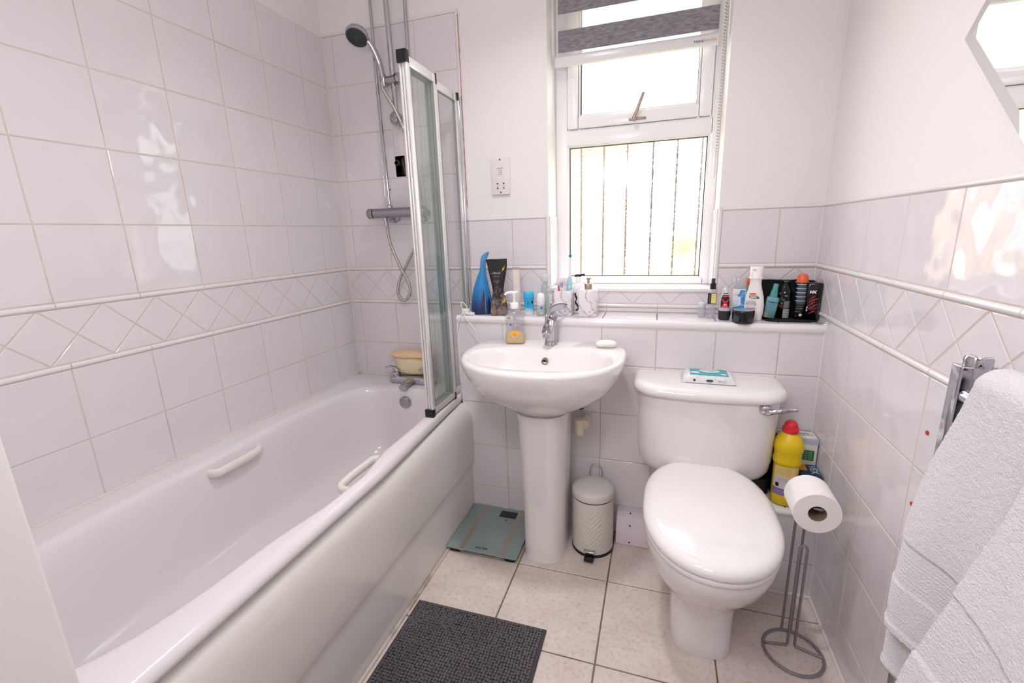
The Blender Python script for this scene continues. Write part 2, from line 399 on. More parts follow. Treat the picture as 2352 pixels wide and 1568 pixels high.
# right wall
b = B(); b.box(W, YF-.08, 0, W+.1, .08, ZC); wr = struct(obj('wall_right', b, paint, smooth=0))
fR = lambda y, z, d: (W-d, y, z)
b = B(); b.box(W-.0012, YF, 0, W, 0, ZT); obj('tile_grout', b, grout, wr, 0)
ys = cuts(YF, 0, -.1744-.2022*8, .2022); tb = B()
tiles(tb, grid(ys, [0, ZR[3], ZR[2], ZR[1], ZR[0], DZ0-.0156]), fR); tiles(tb, grid(ys, [DZ1+.0156, ZT]), fR); tiles(tb, diamonds(YF, 0, -.065, DZ0, DZ1), fR)
obj('wall_tiles', tb, tile, wr, 30); rb = B()
for z in (ZU, ZL): rails(rb, list(zip(ys[:-1], ys[1:])), z, fR)
obj('border_rail', rb, railm, wr, 40); eb = B(); rails(eb, [(YF, 0)], ZT+.0045, fR, .0052); obj('tile_edging', eb, railm, wr, 40)
rd = mat('red_wall_plug', '#c4302c', .5); pb = B()
for y, z in ((-.811, .81), (-.806, .645)): pb.cyl((W-.0045, y, z), (W+.002, y, z), .0045, 12)
obj('wall_plug', pb, rd, wr)
pb = B(); pb.cyl((.274, -.0045, 1.437), (.274, .002, 1.437), .0045, 12); obj('wall_plug', pb, mat('rust_wall_plug', '#8a4a30', .6), wb)
# front wall with the doorway the camera stands in, and the hall beyond
b = B(); DX0, DX1 = 1.052, 1.80
b.box(-.1, YF-.08, 0, DX0, YF, ZC); b.box(DX1, YF-.08, 0, W+.1, YF, ZC); b.box(DX0, YF-.08, 2.02, DX1, YF, ZC)
wf = struct(obj('wall_front', b, paint, smooth=0))
b = B(); b.box(DX0, YF-.09, 0, DX0+.008, YF+.004, 2.02, .003); b.box(DX1-.02, YF-.09, 0, DX1, YF+.004, 2.02, .003); b.box(DX0, YF-.09, 2.0, DX1, YF+.004, 2.02, .003)
obj('door_lining', b, paint_gloss, wf)
b = B(); b.box(-.1, YF-1.7, 0, -.0, YF-.08, ZC); b.box(2.4, YF-1.7, 0, 2.5, YF-.08, ZC); b.box(-.1, YF-1.8, 0, 2.5, YF-1.7, ZC); b.box(W+.1, YF-.16, 0, 2.5, YF-.08, ZC)
struct(obj('wall_hall', b, paint, smooth=0))
b = B(); b.box(-.1, -3.6, ZC, 2.5, .3, ZC+.1); struct(obj('ceiling', b, paint, smooth=0))
# floor
FTS = .3338; floor_tile = mat('cream_floor_tile', '#e6dcd4', .42, bump=(60, .08, .001, 5), var=(9, '#dac9be', .35, .75))
nt = floor_tile.node_tree; pb_ = nt.nodes['Principled BSDF']; src = pb_.inputs['Base Color'].links[0].from_socket
tc = nt.nodes.new('ShaderNodeTexCoord'); n2 = nt.nodes.new('ShaderNodeTexNoise'); n2.inputs['Scale'].default_value = 70; n2.inputs['Detail'].default_value = 8; n2.inputs['Roughness'].default_value = .7
r2 = nt.nodes.new('ShaderNodeValToRGB'); r2.color_ramp.elements[0].position = .28; r2.color_ramp.elements[1].position = .5; r2.color_ramp.elements[0].color = lin('#d6cdc4'); r2.color_ramp.elements[1].color = (1, 1, 1, 1)
mx = nt.nodes.new('ShaderNodeMix'); mx.data_type = 'RGBA'; mx.blend_type = 'MULTIPLY'; mx.inputs[0].default_value = .8
nt.links.new(tc.outputs['Object'], n2.inputs['Vector']); nt.links.new(n2.outputs['Fac'], r2.inputs[0]); nt.links.new(src, mx.inputs[6]); nt.links.new(r2.outputs[0], mx.inputs[7]); nt.links.new(mx.outputs[2], pb_.inputs['Base Color'])
fgrout = mat('floor_grout', '#8a7a68', .9, var=(6, '#2c241e', .5, .75))
b = B(); b.box(-.1, -3.6, -.1, 2.5, .08, -.004); fl = struct(obj('floor', b, fgrout, smooth=0))
tb = B(); fF = lambda x, y, d: (x, y, -.004+d)
tiles(tb, grid(cuts(.0, W, .982-FTS*3, FTS), cuts(-3.6, -.0, -.4639-FTS*10, FTS)), fF, gap=.0024, th=.004); obj('floor_tiles', tb, floor_tile, fl, 30)
# sealant along the foot of the bath panel, low boxing and right wall
seal = mat('white_sealant', '#d8cbbf', .5, var=(9, '#8f7a66', .5, .72)); b = B()
b.tube([(.688, y, .003) for y in (-1.7, -1.3, -.9, -.5, BY)], .006, 8); t1 = struct(obj('trim_1', b, seal))
b = B(); b.tube([(1.63, -.358, .003), (W-.003, -.358, .003)], .006, 8); b.tube([(W-.003, -.358, .003), (W-.003, YF, .003)], .006, 8); struct(obj('trim_2', b, mat('clean_sealant', '#e6ded8', .5)))
b = B()
def wob(a): return .0035+.0012*noise.noise(Vector((a*14, 0, 0)))
b.tube([(.004, -1.6+i*.02, .557) for i in range(80)], [wob(i*.02) for i in range(80)], 8); b.tube([(.01+i*.02, -.004, .557) for i in range(32)], [wob(i*.02+5) for i in range(32)], 8)
b.tube([(.0035, -.0035, .56), (.0035, -.0035, 2.08)], .0035, 8); struct(obj('trim_3', b, mat('bath_sealant', '#eae3dc', .5, var=(40, '#c9bba8', .6, .8))))

b = B(); b.tube([(W-.0035, -.0035, BZ), (W-.0035, -.0035, ZT)], .0035, 8); b.tube([(W-.0035, BY-.0035, .31), (W-.0035, BY-.0035, .88)], .0035, 8); b.tube([(W-.0035, -.3555, 0), (W-.0035, -.3555, .30)], .0035, 8); struct(obj('trim_5', b, railm))

# ------------------------------------------------------------------ window, sill, outside
tb = B()
tiles(tb, grid([.004, .16], [WZ0+.002, ZT+.01]), lambda y, z, d: (WX0+d, y, z), th=.005); tiles(tb, grid([.004, .16], [WZ0+.002, ZT+.01]), lambda y, z, d: (WX1-d, y, z), th=.005)
obj('reveal_tiles', tb, tile, wb, 30)
b = B(); b.box(WX0-.01, -.008, WZ0-.014, WX1+.008, .165, WZ0, .003); sill = struct(obj('trim_4', b, mat('white_sill', '#f4f1ef', .2)))
FY = .155
b = B()
for r in ((WX0, WZ0, 1.054, WZ1), (1.612, WZ0, WX1, WZ1), (1.05, WZ0, 1.62, 1.024), (1.05, 1.578, 1.62, 1.640), (1.05, 2.24, 1.62, WZ1)): b.box(r[0], FY, r[1], r[2], FY+.06, r[3], .003)
w1 = struct(obj('window_1', b, pvc))
def frame_ring(b, x0, z0, x1, z1, wd, y0, y1, bev=.003):
    b.box(x0, y0, z0, x0+wd, y1, z1, bev); b.box(x1-wd, y0, z0, x1, y1, z1, bev); b.box(x0+wd, y0, z0, x1-wd, y1, z0+wd, bev); b.box(x0+wd, y0, z1-wd, x1-wd, y1, z1, bev)
b = B(); frame_ring(b, 1.050, 1.02, 1.616, 1.584, .012, FY+.006, FY+.03, .002); obj('glazing_bead', b, pvc, w1)
b = B(); frame_ring(b, 1.0615, 1.0315, 1.6045, 1.5725, .003, FY+.012, FY+.028, .0); obj('gasket', b, mat('dark_gasket', '#4a4c48', .6), w1)
b = B(); frame_ring(b, 1.056, 1.642, 1.610, 2.24, .045, FY-.014, FY+.04, .006); frame_ring(b, 1.098, 1.684, 1.568, 2.198, .012, FY-.004, FY+.035, .004); obj('vent_sash', b, pvc, w1)
# patterned obscure glass
M = bpy.data.materials.new('obscure_glass'); M.use_nodes = True; nt = M.node_tree; nt.nodes.clear()
out = nt.nodes.new('ShaderNodeOutputMaterial'); tr = nt.nodes.new('ShaderNodeBsdfTransparent'); rf = nt.nodes.new('ShaderNodeBsdfRefraction'); rf.inputs['IOR'].default_value = 1.12; rf.inputs['Roughness'].default_value = .03
gl = nt.nodes.new('ShaderNodeBsdfGlossy'); gl.inputs['Roughness'].default_value = .1
tc = nt.nodes.new('ShaderNodeTexCoord'); nz = nt.nodes.new('ShaderNodeTexNoise'); nz.inputs['Scale'].default_value = 130; nz.inputs['Detail'].default_value = 3
bp = nt.nodes.new('ShaderNodeBump'); bp.inputs['Strength'].default_value = .9; bp.inputs['Distance'].default_value = .004
nt.links.new(tc.outputs['Object'], nz.inputs['Vector']); nt.links.new(nz.outputs['Fac'], bp.inputs['Height']); nt.links.new(bp.outputs[0], rf.inputs['Normal'])
m1 = nt.nodes.new('ShaderNodeMixShader'); m1.inputs[0].default_value = .45; m2 = nt.nodes.new('ShaderNodeMixShader'); m2.inputs[0].default_value = .05
nt.links.new(tr.outputs[0], m1.inputs[1]); nt.links.new(rf.outputs[0], m1.inputs[2]); nt.links.new(m1.outputs[0], m2.inputs[1]); nt.links.new(gl.outputs[0], m2.inputs[2]); nt.links.new(m2.outputs[0], out.inputs[0])
for r in ((1.06, 1.03, 1.606, 1.575), (1.105, 1.69, 1.562, 2.19)):
    b = B(); b.add([(r[0], FY+.022, r[1]), (r[2], FY+.022, r[1]), (r[2], FY+.022, r[3]), (r[0], FY+.022, r[3])], [(0, 1, 2, 3)]); obj('pane', b, M, w1, 0)
b = B(); b.box(1.305, FY-.018, 1.650, 1.372, FY-.012, 1.660, .002); b.cyl((1.326, FY-.014, 1.655), (1.326, FY-.036, 1.655), .008, 14)
b.tube([(1.324, FY-.034, 1.652), (1.340, FY-.036, 1.69), (1.360, FY-.038, 1.742)], [.0068, .0065, .006], 10)
obj('window_handle', b, mat('worn_handle_metal', '#a8958a', .35, .7), w1)
# outside: bars, hedge, wall, lawn
bars = thing('window_bars', 'dark upright iron bars outside the obscured lower window pane', 'bars', (1.34, .30, .90))
iron = mat('iron_bar', '#86756f', .6)
for x in (1.107, 1.208, 1.309, 1.417, 1.515, 1.612):
    b = B(); b.cyl((x-.016-1.34, 0, 0), (x-.016-1.34, 0, .80), .0045, 10); obj('bar', b, iron, bars)
b = B(); b.box(-.32, -.004, .0, .36, .004, .03); obj('bottom_rail', b, iron, bars)
lawn = mat('sunlit_lawn', '#8c9b46', .9, var=(3, '#a8b260', .3, .7)); b = B(); b.box(-6, .3, -.2, 9, 16, -.1); struct(obj('ground', b, lawn, smooth=0))
b = B()
for k in range(420):
    x, y, z = random.gauss(4.5, .8), random.gauss(6.0, .4), random.random()**.8*1.75
    b.sphere((x, y, z-.1), .13+.1*random.random(), n=4)
for v in b.bm.verts: v.co += noise.noise_vector(v.co*7)*.09
tag(obj('garden_hedge', b, mat('hedge_leaf', '#93a83e', .8, var=(14, '#c3cf6e', .3, .7)), weld=False), 'pale yellow-green hedge blurred behind the bottom right of the window glass', 'hedge')
brick = bpy.data.materials.new('pale_brick'); brick.use_nodes = True; nt = brick.node_tree; tx = nt.nodes.new('ShaderNodeTexBrick'); tx.inputs['Scale'].default_value = 1; tx.inputs['Brick Width'].default_value = .22; tx.inputs['Row Height'].default_value = .075; tx.inputs['Mortar Size'].default_value = .01
tx.inputs['Color1'].default_value = lin('#d3b39b'); tx.inputs['Color2'].default_value = lin('#caa58c'); tx.inputs['Mortar'].default_value = lin('#d8cdc0')
tc = nt.nodes.new('ShaderNodeTexCoord'); mp = nt.nodes.new('ShaderNodeMapping'); mp.inputs['Rotation'].default_value = (PI/2, 0, 0); nt.links.new(tc.outputs['Object'], mp.inputs[0]); nt.links.new(mp.outputs[0], tx.inputs[0]); nt.links.new(tx.outputs[0], nt.nodes['Principled BSDF'].inputs[0])
hb = B(); hb.box(-2, 0, 0, 2.1, .6, 3.0); hs = obj('neighbouring_house', hb, brick, smooth=0); hs.location = (-1.2, 9, -.1)
rb_ = B(); rb_.prism([(-.1, 3.0), (.7, 3.0), (.3, 3.35)], lambda y, z: (-2.1, y, z), lambda y, z: (2.2, y, z)); obj('roof', rb_, mat('roof_tile', '#a06a55', .8), hs, 0)
tag(hs, 'pinkish brick house blurred behind the upper left of the window glass', 'house')

# roller blind
bl = thing('roller_blind', 'day and night roller blind with grey felt stripes half lowered in the window', 'blind', (1.32, .1, 1.86))
felt = mat('grey_felt', '#a5a2a8', .95, bump=(260, .4, .001, 4), var=(130, '#75727a', .35, .7))
nt = felt.node_tree; mpn = nt.nodes.new('ShaderNodeMapping'); mpn.inputs['Scale'].default_value = (.3, 1, 1.4)
for n_ in [x for x in nt.nodes if x.type == 'TEX_NOISE']:
    nt.links.new([x for x in nt.nodes if x.type == 'TEX_COORD'][0].outputs['Object'], mpn.inputs[0]); nt.links.new(mpn.outputs[0], n_.inputs['Vector'])
sheer = clear_mat('white_sheer', '#f6f4f4', opac=.4, opcol='#f6f3f2', rough=.6, ior=1.02)
for z0, z1 in ((.055, .131), (.189, .262), (.32, .393)):
    b = B(); b.box(-.291, -.0015, z0, .292, .0015, z1); o = obj('grey_stripe', b, felt, bl, 0); o['label'] = 'dark grey felt stripe'
for z0, z1 in ((.035, .055), (.131, .189), (.262, .32)):
    b = B(); b.box(-.291, -.0006, z0, .292, .0006, z1); o = obj('sheer_stripe', b, sheer, bl, 0); o['label'] = 'sheer white stripe'
b = B(); b.loft([[Vector((x, -.011+.0, z)) if False else Vector((x, y, z)) for y, z in ((-.012, .005), (-.013, .02), (-.010, .036), (-.004, .043), (.004, .043), (.008, .03), (.008, .008), (-.002, .002))] for x in (-.302, .293)])
rail = obj('bottom_rail', b, mat('rail_plastic', '#efecee', .2), bl, 20)
decal('lettering', rail, rail, [text_polys('TREND', .0115, .228, .018, .0001)], ink, fine=.02); decal('lettering', rail, rail, [text_polys('BLINDS', .0115, .268, .018, 0)], mat('gold_print', '#cfa24a', .5), fine=.02)
b = B(); b.cyl((-.3, .0, .42), (.3, .0, .42), .02, 20); obj('roller_tube', b, whitep, bl)
b = B()
for s in (-.005, .005):
    k = 0
    while k < 78:
        z = .44-k*.0104; b.sphere((.309+s*.5, -.035+s, z), .0027, n=4); k += 1
obj('bead_chain', b, mat('chain_beads', '#bdaea0', .35), bl, weld=False)
b = B(); b.box(.302, -.042, -.45, .314, -.032, -.358, .003); obj('chain_weight', b, milky, bl)

# ------------------------------------------------------------------ bath
bath = thing('bathtub', 'white acrylic bathtub with moulded rim along the tiled left wall', 'bathtub', (.34, -.83, 0))
OX, OY = -.34, .83
def bx(pts): return [Vector((p[0]+OX, p[1]+OY, p[2])) for p in pts]
NB = 160
def outer(z, xr, end=0):
    out = []
    for i in range(NB):
        a = 2*PI*i/NB; c, s = math.cos(a), math.sin(a); hx, hy = (xr-.004)/2, .829
        n = 40; x = (.004+xr)/2+hx*math.copysign(abs(c)**(2/n), c); y = -.833+hy*math.copysign(abs(s)**(2/n), s)
        if y > BY-.004: x = min(x, .645)
        out.append((x, y, z))
    return out
def inner(z, x0, x1, y0, y1, n, notch=0):
    out = []
    for i in range(NB):
        a = 2*PI*i/NB; c, s = math.cos(a), math.sin(a)
        # denser, straighter sides: bias the angle toward the long sides
        x = (x0+x1)/2+(x1-x0)/2*math.copysign(abs(c)**(2/n), c); y = (y0+y1)/2+(y1-y0)/2*math.copysign(abs(s)**(2/n), s)
        if notch and c > 0:
            t = max(0, min(1, (-.80-y)/.06))*max(0, min(1, (y+1.22)/.25)); x += notch*t*t*(3-2*t)
        out.append((x, y, z))
    return out
rings = [outer(.520, .668), outer(.524, .683), outer(.532, .686), outer(.542, .6835), outer(.550, .676), outer(.555, .662)]
rings += [inner(.556, .082, .632, -1.605, -.145, 4.2, .026), inner(.5545, .090, .624, -1.595, -.155, 4.1, .029), inner(.548, .098, .614, -1.585, -.165, 4.0, .034), inner(.535, .105, .607, -1.575, -.172, 3.9, .032)]
rings += [inner(.50, .110, .600, -1.56, -.178, 3.8, .008), inner(.42, .119, .592, -1.53, -.186, 3.7), inner(.33, .129, .583, -1.50, -.197, 3.6), inner(.285, .137, .576, -1.48, -.206, 3.5), inner(.262, .149, .565, -1.455, -.22, 3.4), inner(.249, .166, .548, -1.43, -.24, 3.3), inner(.243, .19, .524, -1.40, -.27, 3.2), inner(.240, .25, .466, -1.30, -.34, 3), inner(.238, .33, .386, -1.0, -.6, 2.6)]
b = B(); b.loft([bx(r) for r in rings], False, True); obj('tub', b, acrylic, bath, 60)
prof = [(.640, .516), (.656, .512), (.672, .502), (.684, .486), (.691, .462), (.694, .425), (.694, .33), (.692, .262), (.689, .236), (.6815, .229), (.6815, .10), (.6815, .002), (.64, .002), (.64, .4)]
b = B(); b.loft([[Vector((x+OX, y+OY, z)) for x, z in prof] for y in (BY-.002, -.5, -.9, -1.3, YF+.002)], True, True); obj('bath_panel', b, panelm, bath, 30)
grip = mat('white_grip_plastic', '#efe9e2', .3)
def handgrip(x, y0, y1, z0, z1, d, nm='bath_grip'):
    b = B(); pts = spline([(x-d*.4, y0, z0), (x+d, y0+.012, z0-.002), (x+d*1.25, y0+.05, z0), (x+d*1.3, (y0+y1)/2, (z0+z1)/2), (x+d*1.25, y1-.05, z1), (x+d, y1-.012, z1+.002), (x-d*.4, y1, z1)], 6)
    b.tube([(p.x+OX, p.y+OY, p.z) for p in pts], .0105, 12, flat=1.4); return obj(nm, b, grip, bath, 60)
handgrip(.102, -.935, -.745, .514, .514, .026); handgrip(.606, -.895, -.695, .505, .505, -.038)
b = B(); Mx = Matrix.Translation((.369+OX, -.182+OY, .495)) @ Matrix.Rotation(PI/2+.12, 4, 'X')
b.lathe([(.027, -.006), (.028, .0), (.028, .007), (.0255, .0105), (.008, .012), (.001, .012)], 36, Mx); ov = obj('overflow_cover', b, satin, bath)
b = B(); b.cyl((.36+OX, -.45+OY, .237), (.36+OX, -.45+OY, .2425), .03, 28); obj('drain', b, chrome, bath)

# bath filler taps
tp = thing('bath_tap', 'chrome two-lever bath filler on the far rim of the bathtub', 'tap', (.365, -.085, .556))
b = B(); prof = [(-.1, .018), (-.098, .026), (-.06, .021), (-.03, .027), (0, .030), (.03, .027), (.06, .021), (.098, .026), (.1, .018)]
b.box(-.115, -.032, 0, .115, .026, .034, .009, 3); obj('tap_body', b, chrome, tp)
b = B(); b.loft([[Vector((q.x, -.02-t*.085, q.y-.0*t)) for q in [Vector((.024*(1-.2*t)*math.cos(k*PI/8), .02+.012*math.sin(k*PI/8)-t*t*.012)) for k in range(16)]] for t in (0, .3, .6, .85, 1)]); obj('spout', b, chrome, tp, 60)
for sx, col in ((-1, '#c03030'), (1, '#2b62b0')):
    b = B(); x = sx*.09; b.lathe([(.019, .03), (.0195, .05), (.018, .062), (.012, .068), (.002, .07)], 24, Matrix.Translation((x, 0, 0)))
    b.tube(spline([(x+.01, -.004, .06), (x-.01, -.006, .072), (x-.032, -.01, .076), (x-.052, -.014, .07)], 4), [.012]*5+[.010]*4+[.007]*4, 12, flat=.6) if True else None
    lv = obj('tap_lever', b, chrome, tp, 60)
    b = B(); b.cyl((x+.002, -.0192, .055), (x+.002, -.0206, .055), .004, 12); obj('temperature_dot', b, mat('dot'+col, col, .4), lv)
# bath mitt drying on the tap
mt = thing('bath_mitt', 'cream exfoliating bath mitt with peach cuff folded over the bath tap', 'bath mitt', (.345, -.062, .592))
cream = mat('cream_mitt', '#efdfba', .9, bump=(170, .6, .002, 2)); peach = mat('peach_mitt', '#efc9a4', .9, bump=(140, .6, .002, 2))
def lump(prof, seed, amp):
    b = bottle(prof, 60)
    for v in b.bm.verts:
        v.co += noise.noise_vector(v.co*22+Vector((seed, 0, 0)))*amp; v.co += v.co.normalized()*.0016*math.sin(v.co.x*420+v.co.z*300)*math.sin(v.co.y*420+v.co.z*420)
    return b
b = lump([(.0, .055, .016, 2.4), (.012, .075, .023, 2.5), (.035, .082, .027, 2.5), (.06, .085, .028, 2.5), (.08, .082, .027, 2.6), (.088, .06, .02, 2.4)], 3, .006); obj('mitt_body', b, cream, mt, 70)
b = lump([(.083, .06, .022, 2.2), (.086, .105, .034, 2.3), (.092, .122, .037, 2.3), (.099, .112, .034, 2.3), (.108, .07, .022, 2.2), (.112, .02, .008, 2)], 9, .005); obj('mitt_cuff', b, peach, mt, 70)

# ------------------------------------------------------------------ folding shower screen
ss = thing('shower_screen', 'folding glass shower screen with white frame standing on the bathtub rim', 'shower screen', (.645, 0, .556))
Z0, Z1 = .006, 1.235
b = B(); b.box(-.014, -.03, 0, .004, -.004, Z1-.012, .002); b.box(-.012, -.048, 0.004, .002, -.03, Z1-.012, .004); obj('wall_profile', b, silver, ss)
def panel(y0, y1, z0, z1, xc, th=.016, top=.03, skew=0.0, rp=.02):
    t = lambda y: xc+skew*(y-y1)
    Mx = Matrix.Translation((xc, y1, 0)) @ Matrix.Rotation(-skew, 4, 'Z') @ Matrix.Translation((-xc, -y1, 0))
    f = B(); h = th/2
    f.box(xc-h, y0, z0, xc+h, y0+rp, z1, .004, 3, Mx); f.box(xc-h, y1-rp, z0, xc+h, y1, z1, .004, 3, Mx)
    f.box(xc-h*.8, y0+rp, z0, xc+h*.8, y1-rp, z0+top, .002, 2, Mx); f.box(xc-h*.8, y0+rp, z1-top, xc+h*.8, y1-rp, z1, .002, 2, Mx)
    fr = obj('panel_frame', f, alu, ss)
    g = B(); g.box(xc-.002, y0+rp-.002, z0+top-.002, xc+.002, y1-rp+.002, z1-top+.002, 0, 2, Mx); obj('glass', g, glassm, fr, 0)
    s = B()
    for yy in (y0+rp, y1-rp-.004): s.box(xc-.0052, yy, z0+top, xc+.0052, yy+.004, z1-top, 0, 2, Mx)
    for zz in (z0+top, z1-top-.003): s.box(xc-.0052, y0+rp, zz, xc+.0052, y1-rp, zz+.003, 0, 2, Mx)
    obj('seal', s, mat('clear_seal', '#8d938f', .3), fr, 0)
    return fr
panel(-.238, -.05, .016, Z1-.014, -.003, .011)
panel(-.442, -.242, .008, Z1, .003, .011); panel(-.440, -.245, .008, Z1, -.0085, .0095); panel(-.440, -.245, .008, Z1, -.0195, .0095)
for nm, z0, z1 in (('end_cap', -.001, .03), ('end_cap', Z1-.022, Z1+.016)):
    b = B()
    for x in (.003, -.0085, -.0195): b.box(x-.0062, -.447, z0, x+.0062, -.425, z1, .002)
    b.box(-.0245, -.446, z0+.004, .0085, -.426, z1-.003, .002); o = obj(nm, b, black, ss); o['label'] = 'black plastic end cap'
for y, z0, z1 in ((-.240, Z1-.032, Z1+.002), (-.05, Z1-.04, Z1-.012), (-.05, .004, .06), (-.240, .002, .03)):
    b = B(); b.box(-.013, y-.004, z0, .010, y+.004, z1, .001); o = obj('hinge_block', b, black, ss); o['label'] = 'black plastic hinge block'

# ------------------------------------------------------------------ shower
sv = thing('shower_mixer', 'chrome thermostatic bar shower mixer with riser pipe on the tiled back wall', 'shower mixer', (.305, -.055, 1.333))
b = B(); b.cyl((-.085, 0, 0), (.135, 0, 0), .0215, 32); obj('mixer_body', b, satin, sv)
for x in (-.092, .135):
    b = B(); b.cyl((x, 0, 0), (x+.007, 0, 0), .0195, 28); obj('ring_gap', b, black, sv)
for x0, x1 in ((-.12, -.092), (.142, .17)):
    b = B(); n = 24
    b.loft([[Vector((x, (.0205+.0018*(k % 2))*s*math.cos(2*PI*k/n), (.0205+.0018*(k % 2))*s*math.sin(2*PI*k/n))) for k in range(n)] for x, s in ((x0, .82), (x0+.005, 1), (x1-.002, 1), (x1, .95))]); obj('control_knob', b, satin, sv, 50)
for x in (-.05, .1):
    b = B(); b.cyl((x+.03, .0, -.01), (x+.03, .05, -.01), .016, 20); b.lathe([(.033, 0), (.032, .006), (.018, .012)], 28, Matrix.Translation((x+.03, .052, -.01)) @ Matrix.Rotation(PI/2, 4, 'X')); obj('wall_union', b, satin, sv)
b = B(); b.lathe([(.011, .018), (.0135, .022), (.0135, .032), (.008, .036)], 8, Matrix.Translation((-.012, .01, 0))); obj('pipe_nut', b, chrome, sv, 30)
b = B(); b.tube([(-.012, .01, .03), (-.018, .012, .3), (-.026, .02, .62), (-.030, .03, 1.0)], .0065, 14); obj('riser_pipe', b, chrome, sv, 60)
b = B(); b.tube([(.122, .045, 1.0), (.115, .045, .46)], .0065, 14); obj('second_pipe', b, chrome, sv, 60)
rl = thing('shower_rail', 'vertical chrome shower slider rail with sliding bracket above the mixer', 'rail', (.366, -.06, 1.715))
b = B(); b.cyl((.008, 0, .0), (-.001, 0, .66), .0105, 20); b.cyl((.008, 0, .012), (.008, 0, .018), .0135, 20); obj('rail_tube', b, chrome, rl, 60)
b = B(); b.loft([[Vector((.006+r*math.cos(2*PI*k/24)*1.05, y, -.006+r*math.sin(2*PI*k/24)*1.25)) for k in range(24)] for y, r in ((-.022, .002), (-.0215, .0165), (-.018, .019), (.02, .0195), (.0595, .021))], True, True); obj('end_bracket', b, satin, rl, 50)
b = B(); zz = .135; b.cyl((-.045, -.004, zz), (.024, 0, zz+.008), .0175, 28); b.cyl((-.03, -.006, zz-.018), (-.036, -.010, zz+.024), .014, 20); sl = obj('slider', b, satin, rl, 50)
b = B(); b.cyl((.024, 0, zz+.008), (.038, 0, zz+.0095), .0205, 28); kn = obj('slider_knob', b, chrome, sl)
b = B(); b.cyl((.0235, 0, zz+.008), (.0265, 0, zz+.0083), .0212, 28); obj('slider_ring', b, black, sl)
# hand shower
hs_ = thing('hand_shower', 'chrome hand shower with grey spray plate hooked on the slider rail', 'shower head', (.335, -.075, 1.87))
hd = Vector((-.058, -.068, .128)); nv = Vector((.02, -.52, -.85)).normalized()
b = B(); b.tube(spline([(-.001, .002, -.022), (-.002, 0, .0), (-.005, -.008, .045), (-.016, -.028, .095), (-.034, -.048, .128), tuple(hd-nv*.016)], 6), [.0115]*7+[.0125]*6+[.0135]*6+[.0135]*6+[.0155]*6, 16, flat=.8); obj('handle', b, chrome, hs_, 60)
q = Vector((0, 0, 1)).rotation_difference(nv).to_matrix().to_4x4(); Mx = Matrix.Translation(hd) @ q
b = B(); b.lathe([(.004, -.03), (.026, -.027), (.041, -.018), (.046, -.006), (.0465, .0), (.045, .004), (.041, .005)], 40, Mx); obj('head_shell', b, chrome, hs_, 50)
b = B(); b.lathe([(.041, .002), (.0405, .0065), (.037, .008), (.001, .0085)], 40, Mx); sp = obj('spray_plate', b, mat('grey_spray_plate', '#3c4347', .4), hs_, 40)
b = B()
for r, n in ((.034, 26), (.027, 20), (.019, 14), (.011, 8)):
    for k in range(n):
        p = Mx @ Vector((r*math.cos(2*PI*k/n), r*math.sin(2*PI*k/n), .008)); b.cyl(p, p+nv*.0022, .0016, 6)
obj('nozzles', b, black, sp)
# hose
hz = thing('shower_hose', 'ribbed metal shower hose looping in a figure eight below the mixer', 'hose', (.34, -.055, 1.0))
path = spline([(-.028-.04+.0, 0, .313), (-.065, 0, .28), (-.052, -.004, .2), (-.01, -.01, .1), (.03, -.016, .03), (.034, -.016, -.02), (.002, -.012, -.055), (-.034, -.004, -.03), (-.028, .002, .03), (.02, .004, .11), (.085, .004, .22), (.115, 0, .36), (.10, -.01, .56), (.05, -.025, .72), (.0, -.038, .82), (-.0035, -.022, .852)], 70)
b = B(); rr = []
L = 0; pts = []
for i, p in enumerate(path):
    pts.append(p); rr.append(.0066+.0005*math.cos(i*PI*.5))
b.tube(pts, rr, 12); obj('hose_tube', b, mat('hose_metal', '#bdbab2', .3, .9), hz, 80)
b = B(); b.cyl((-.068, 0, .30), (-.068, 0, .325), .0095, 8); b.cyl((-.067, 0, .28), (-.068, 0, .3), .0082, 16); obj('hose_nut', b, chrome, hz, 30)
b = B(); b.cyl((-.003, -.023, .83), (-.0045, -.02, .862), .0092, 16); obj('hose_nut', b, chrome, hz, 30)
# pipe stub in the hole
ps = thing('pipe_stub', 'old brass pipe fitting showing in the broken hole behind the shower rail', 'pipe', (.326, .03, 1.535))
b = B(); b.cyl((-.004, .016, .012), (-.004, -.034, .012), .009, 10); b.lathe([(.0125, 0), (.0125, .012)], 6, Matrix.Translation((-.004, -.034, .012)) @ Matrix.Rotation(-PI/2, 4, 'X')); obj('brass_nut', b, brass, ps, 20)
b = B(); b.tube(spline([(.01, .014, .045), (.012, -.005, .02), (.02, -.002, -.04)], 5), .007, 10); b.sphere((.022, 0, -.034), .008, n=8); obj('copper_pipe', b, mat('dirty_copper', '#6d5c4f', .6, .5), ps)

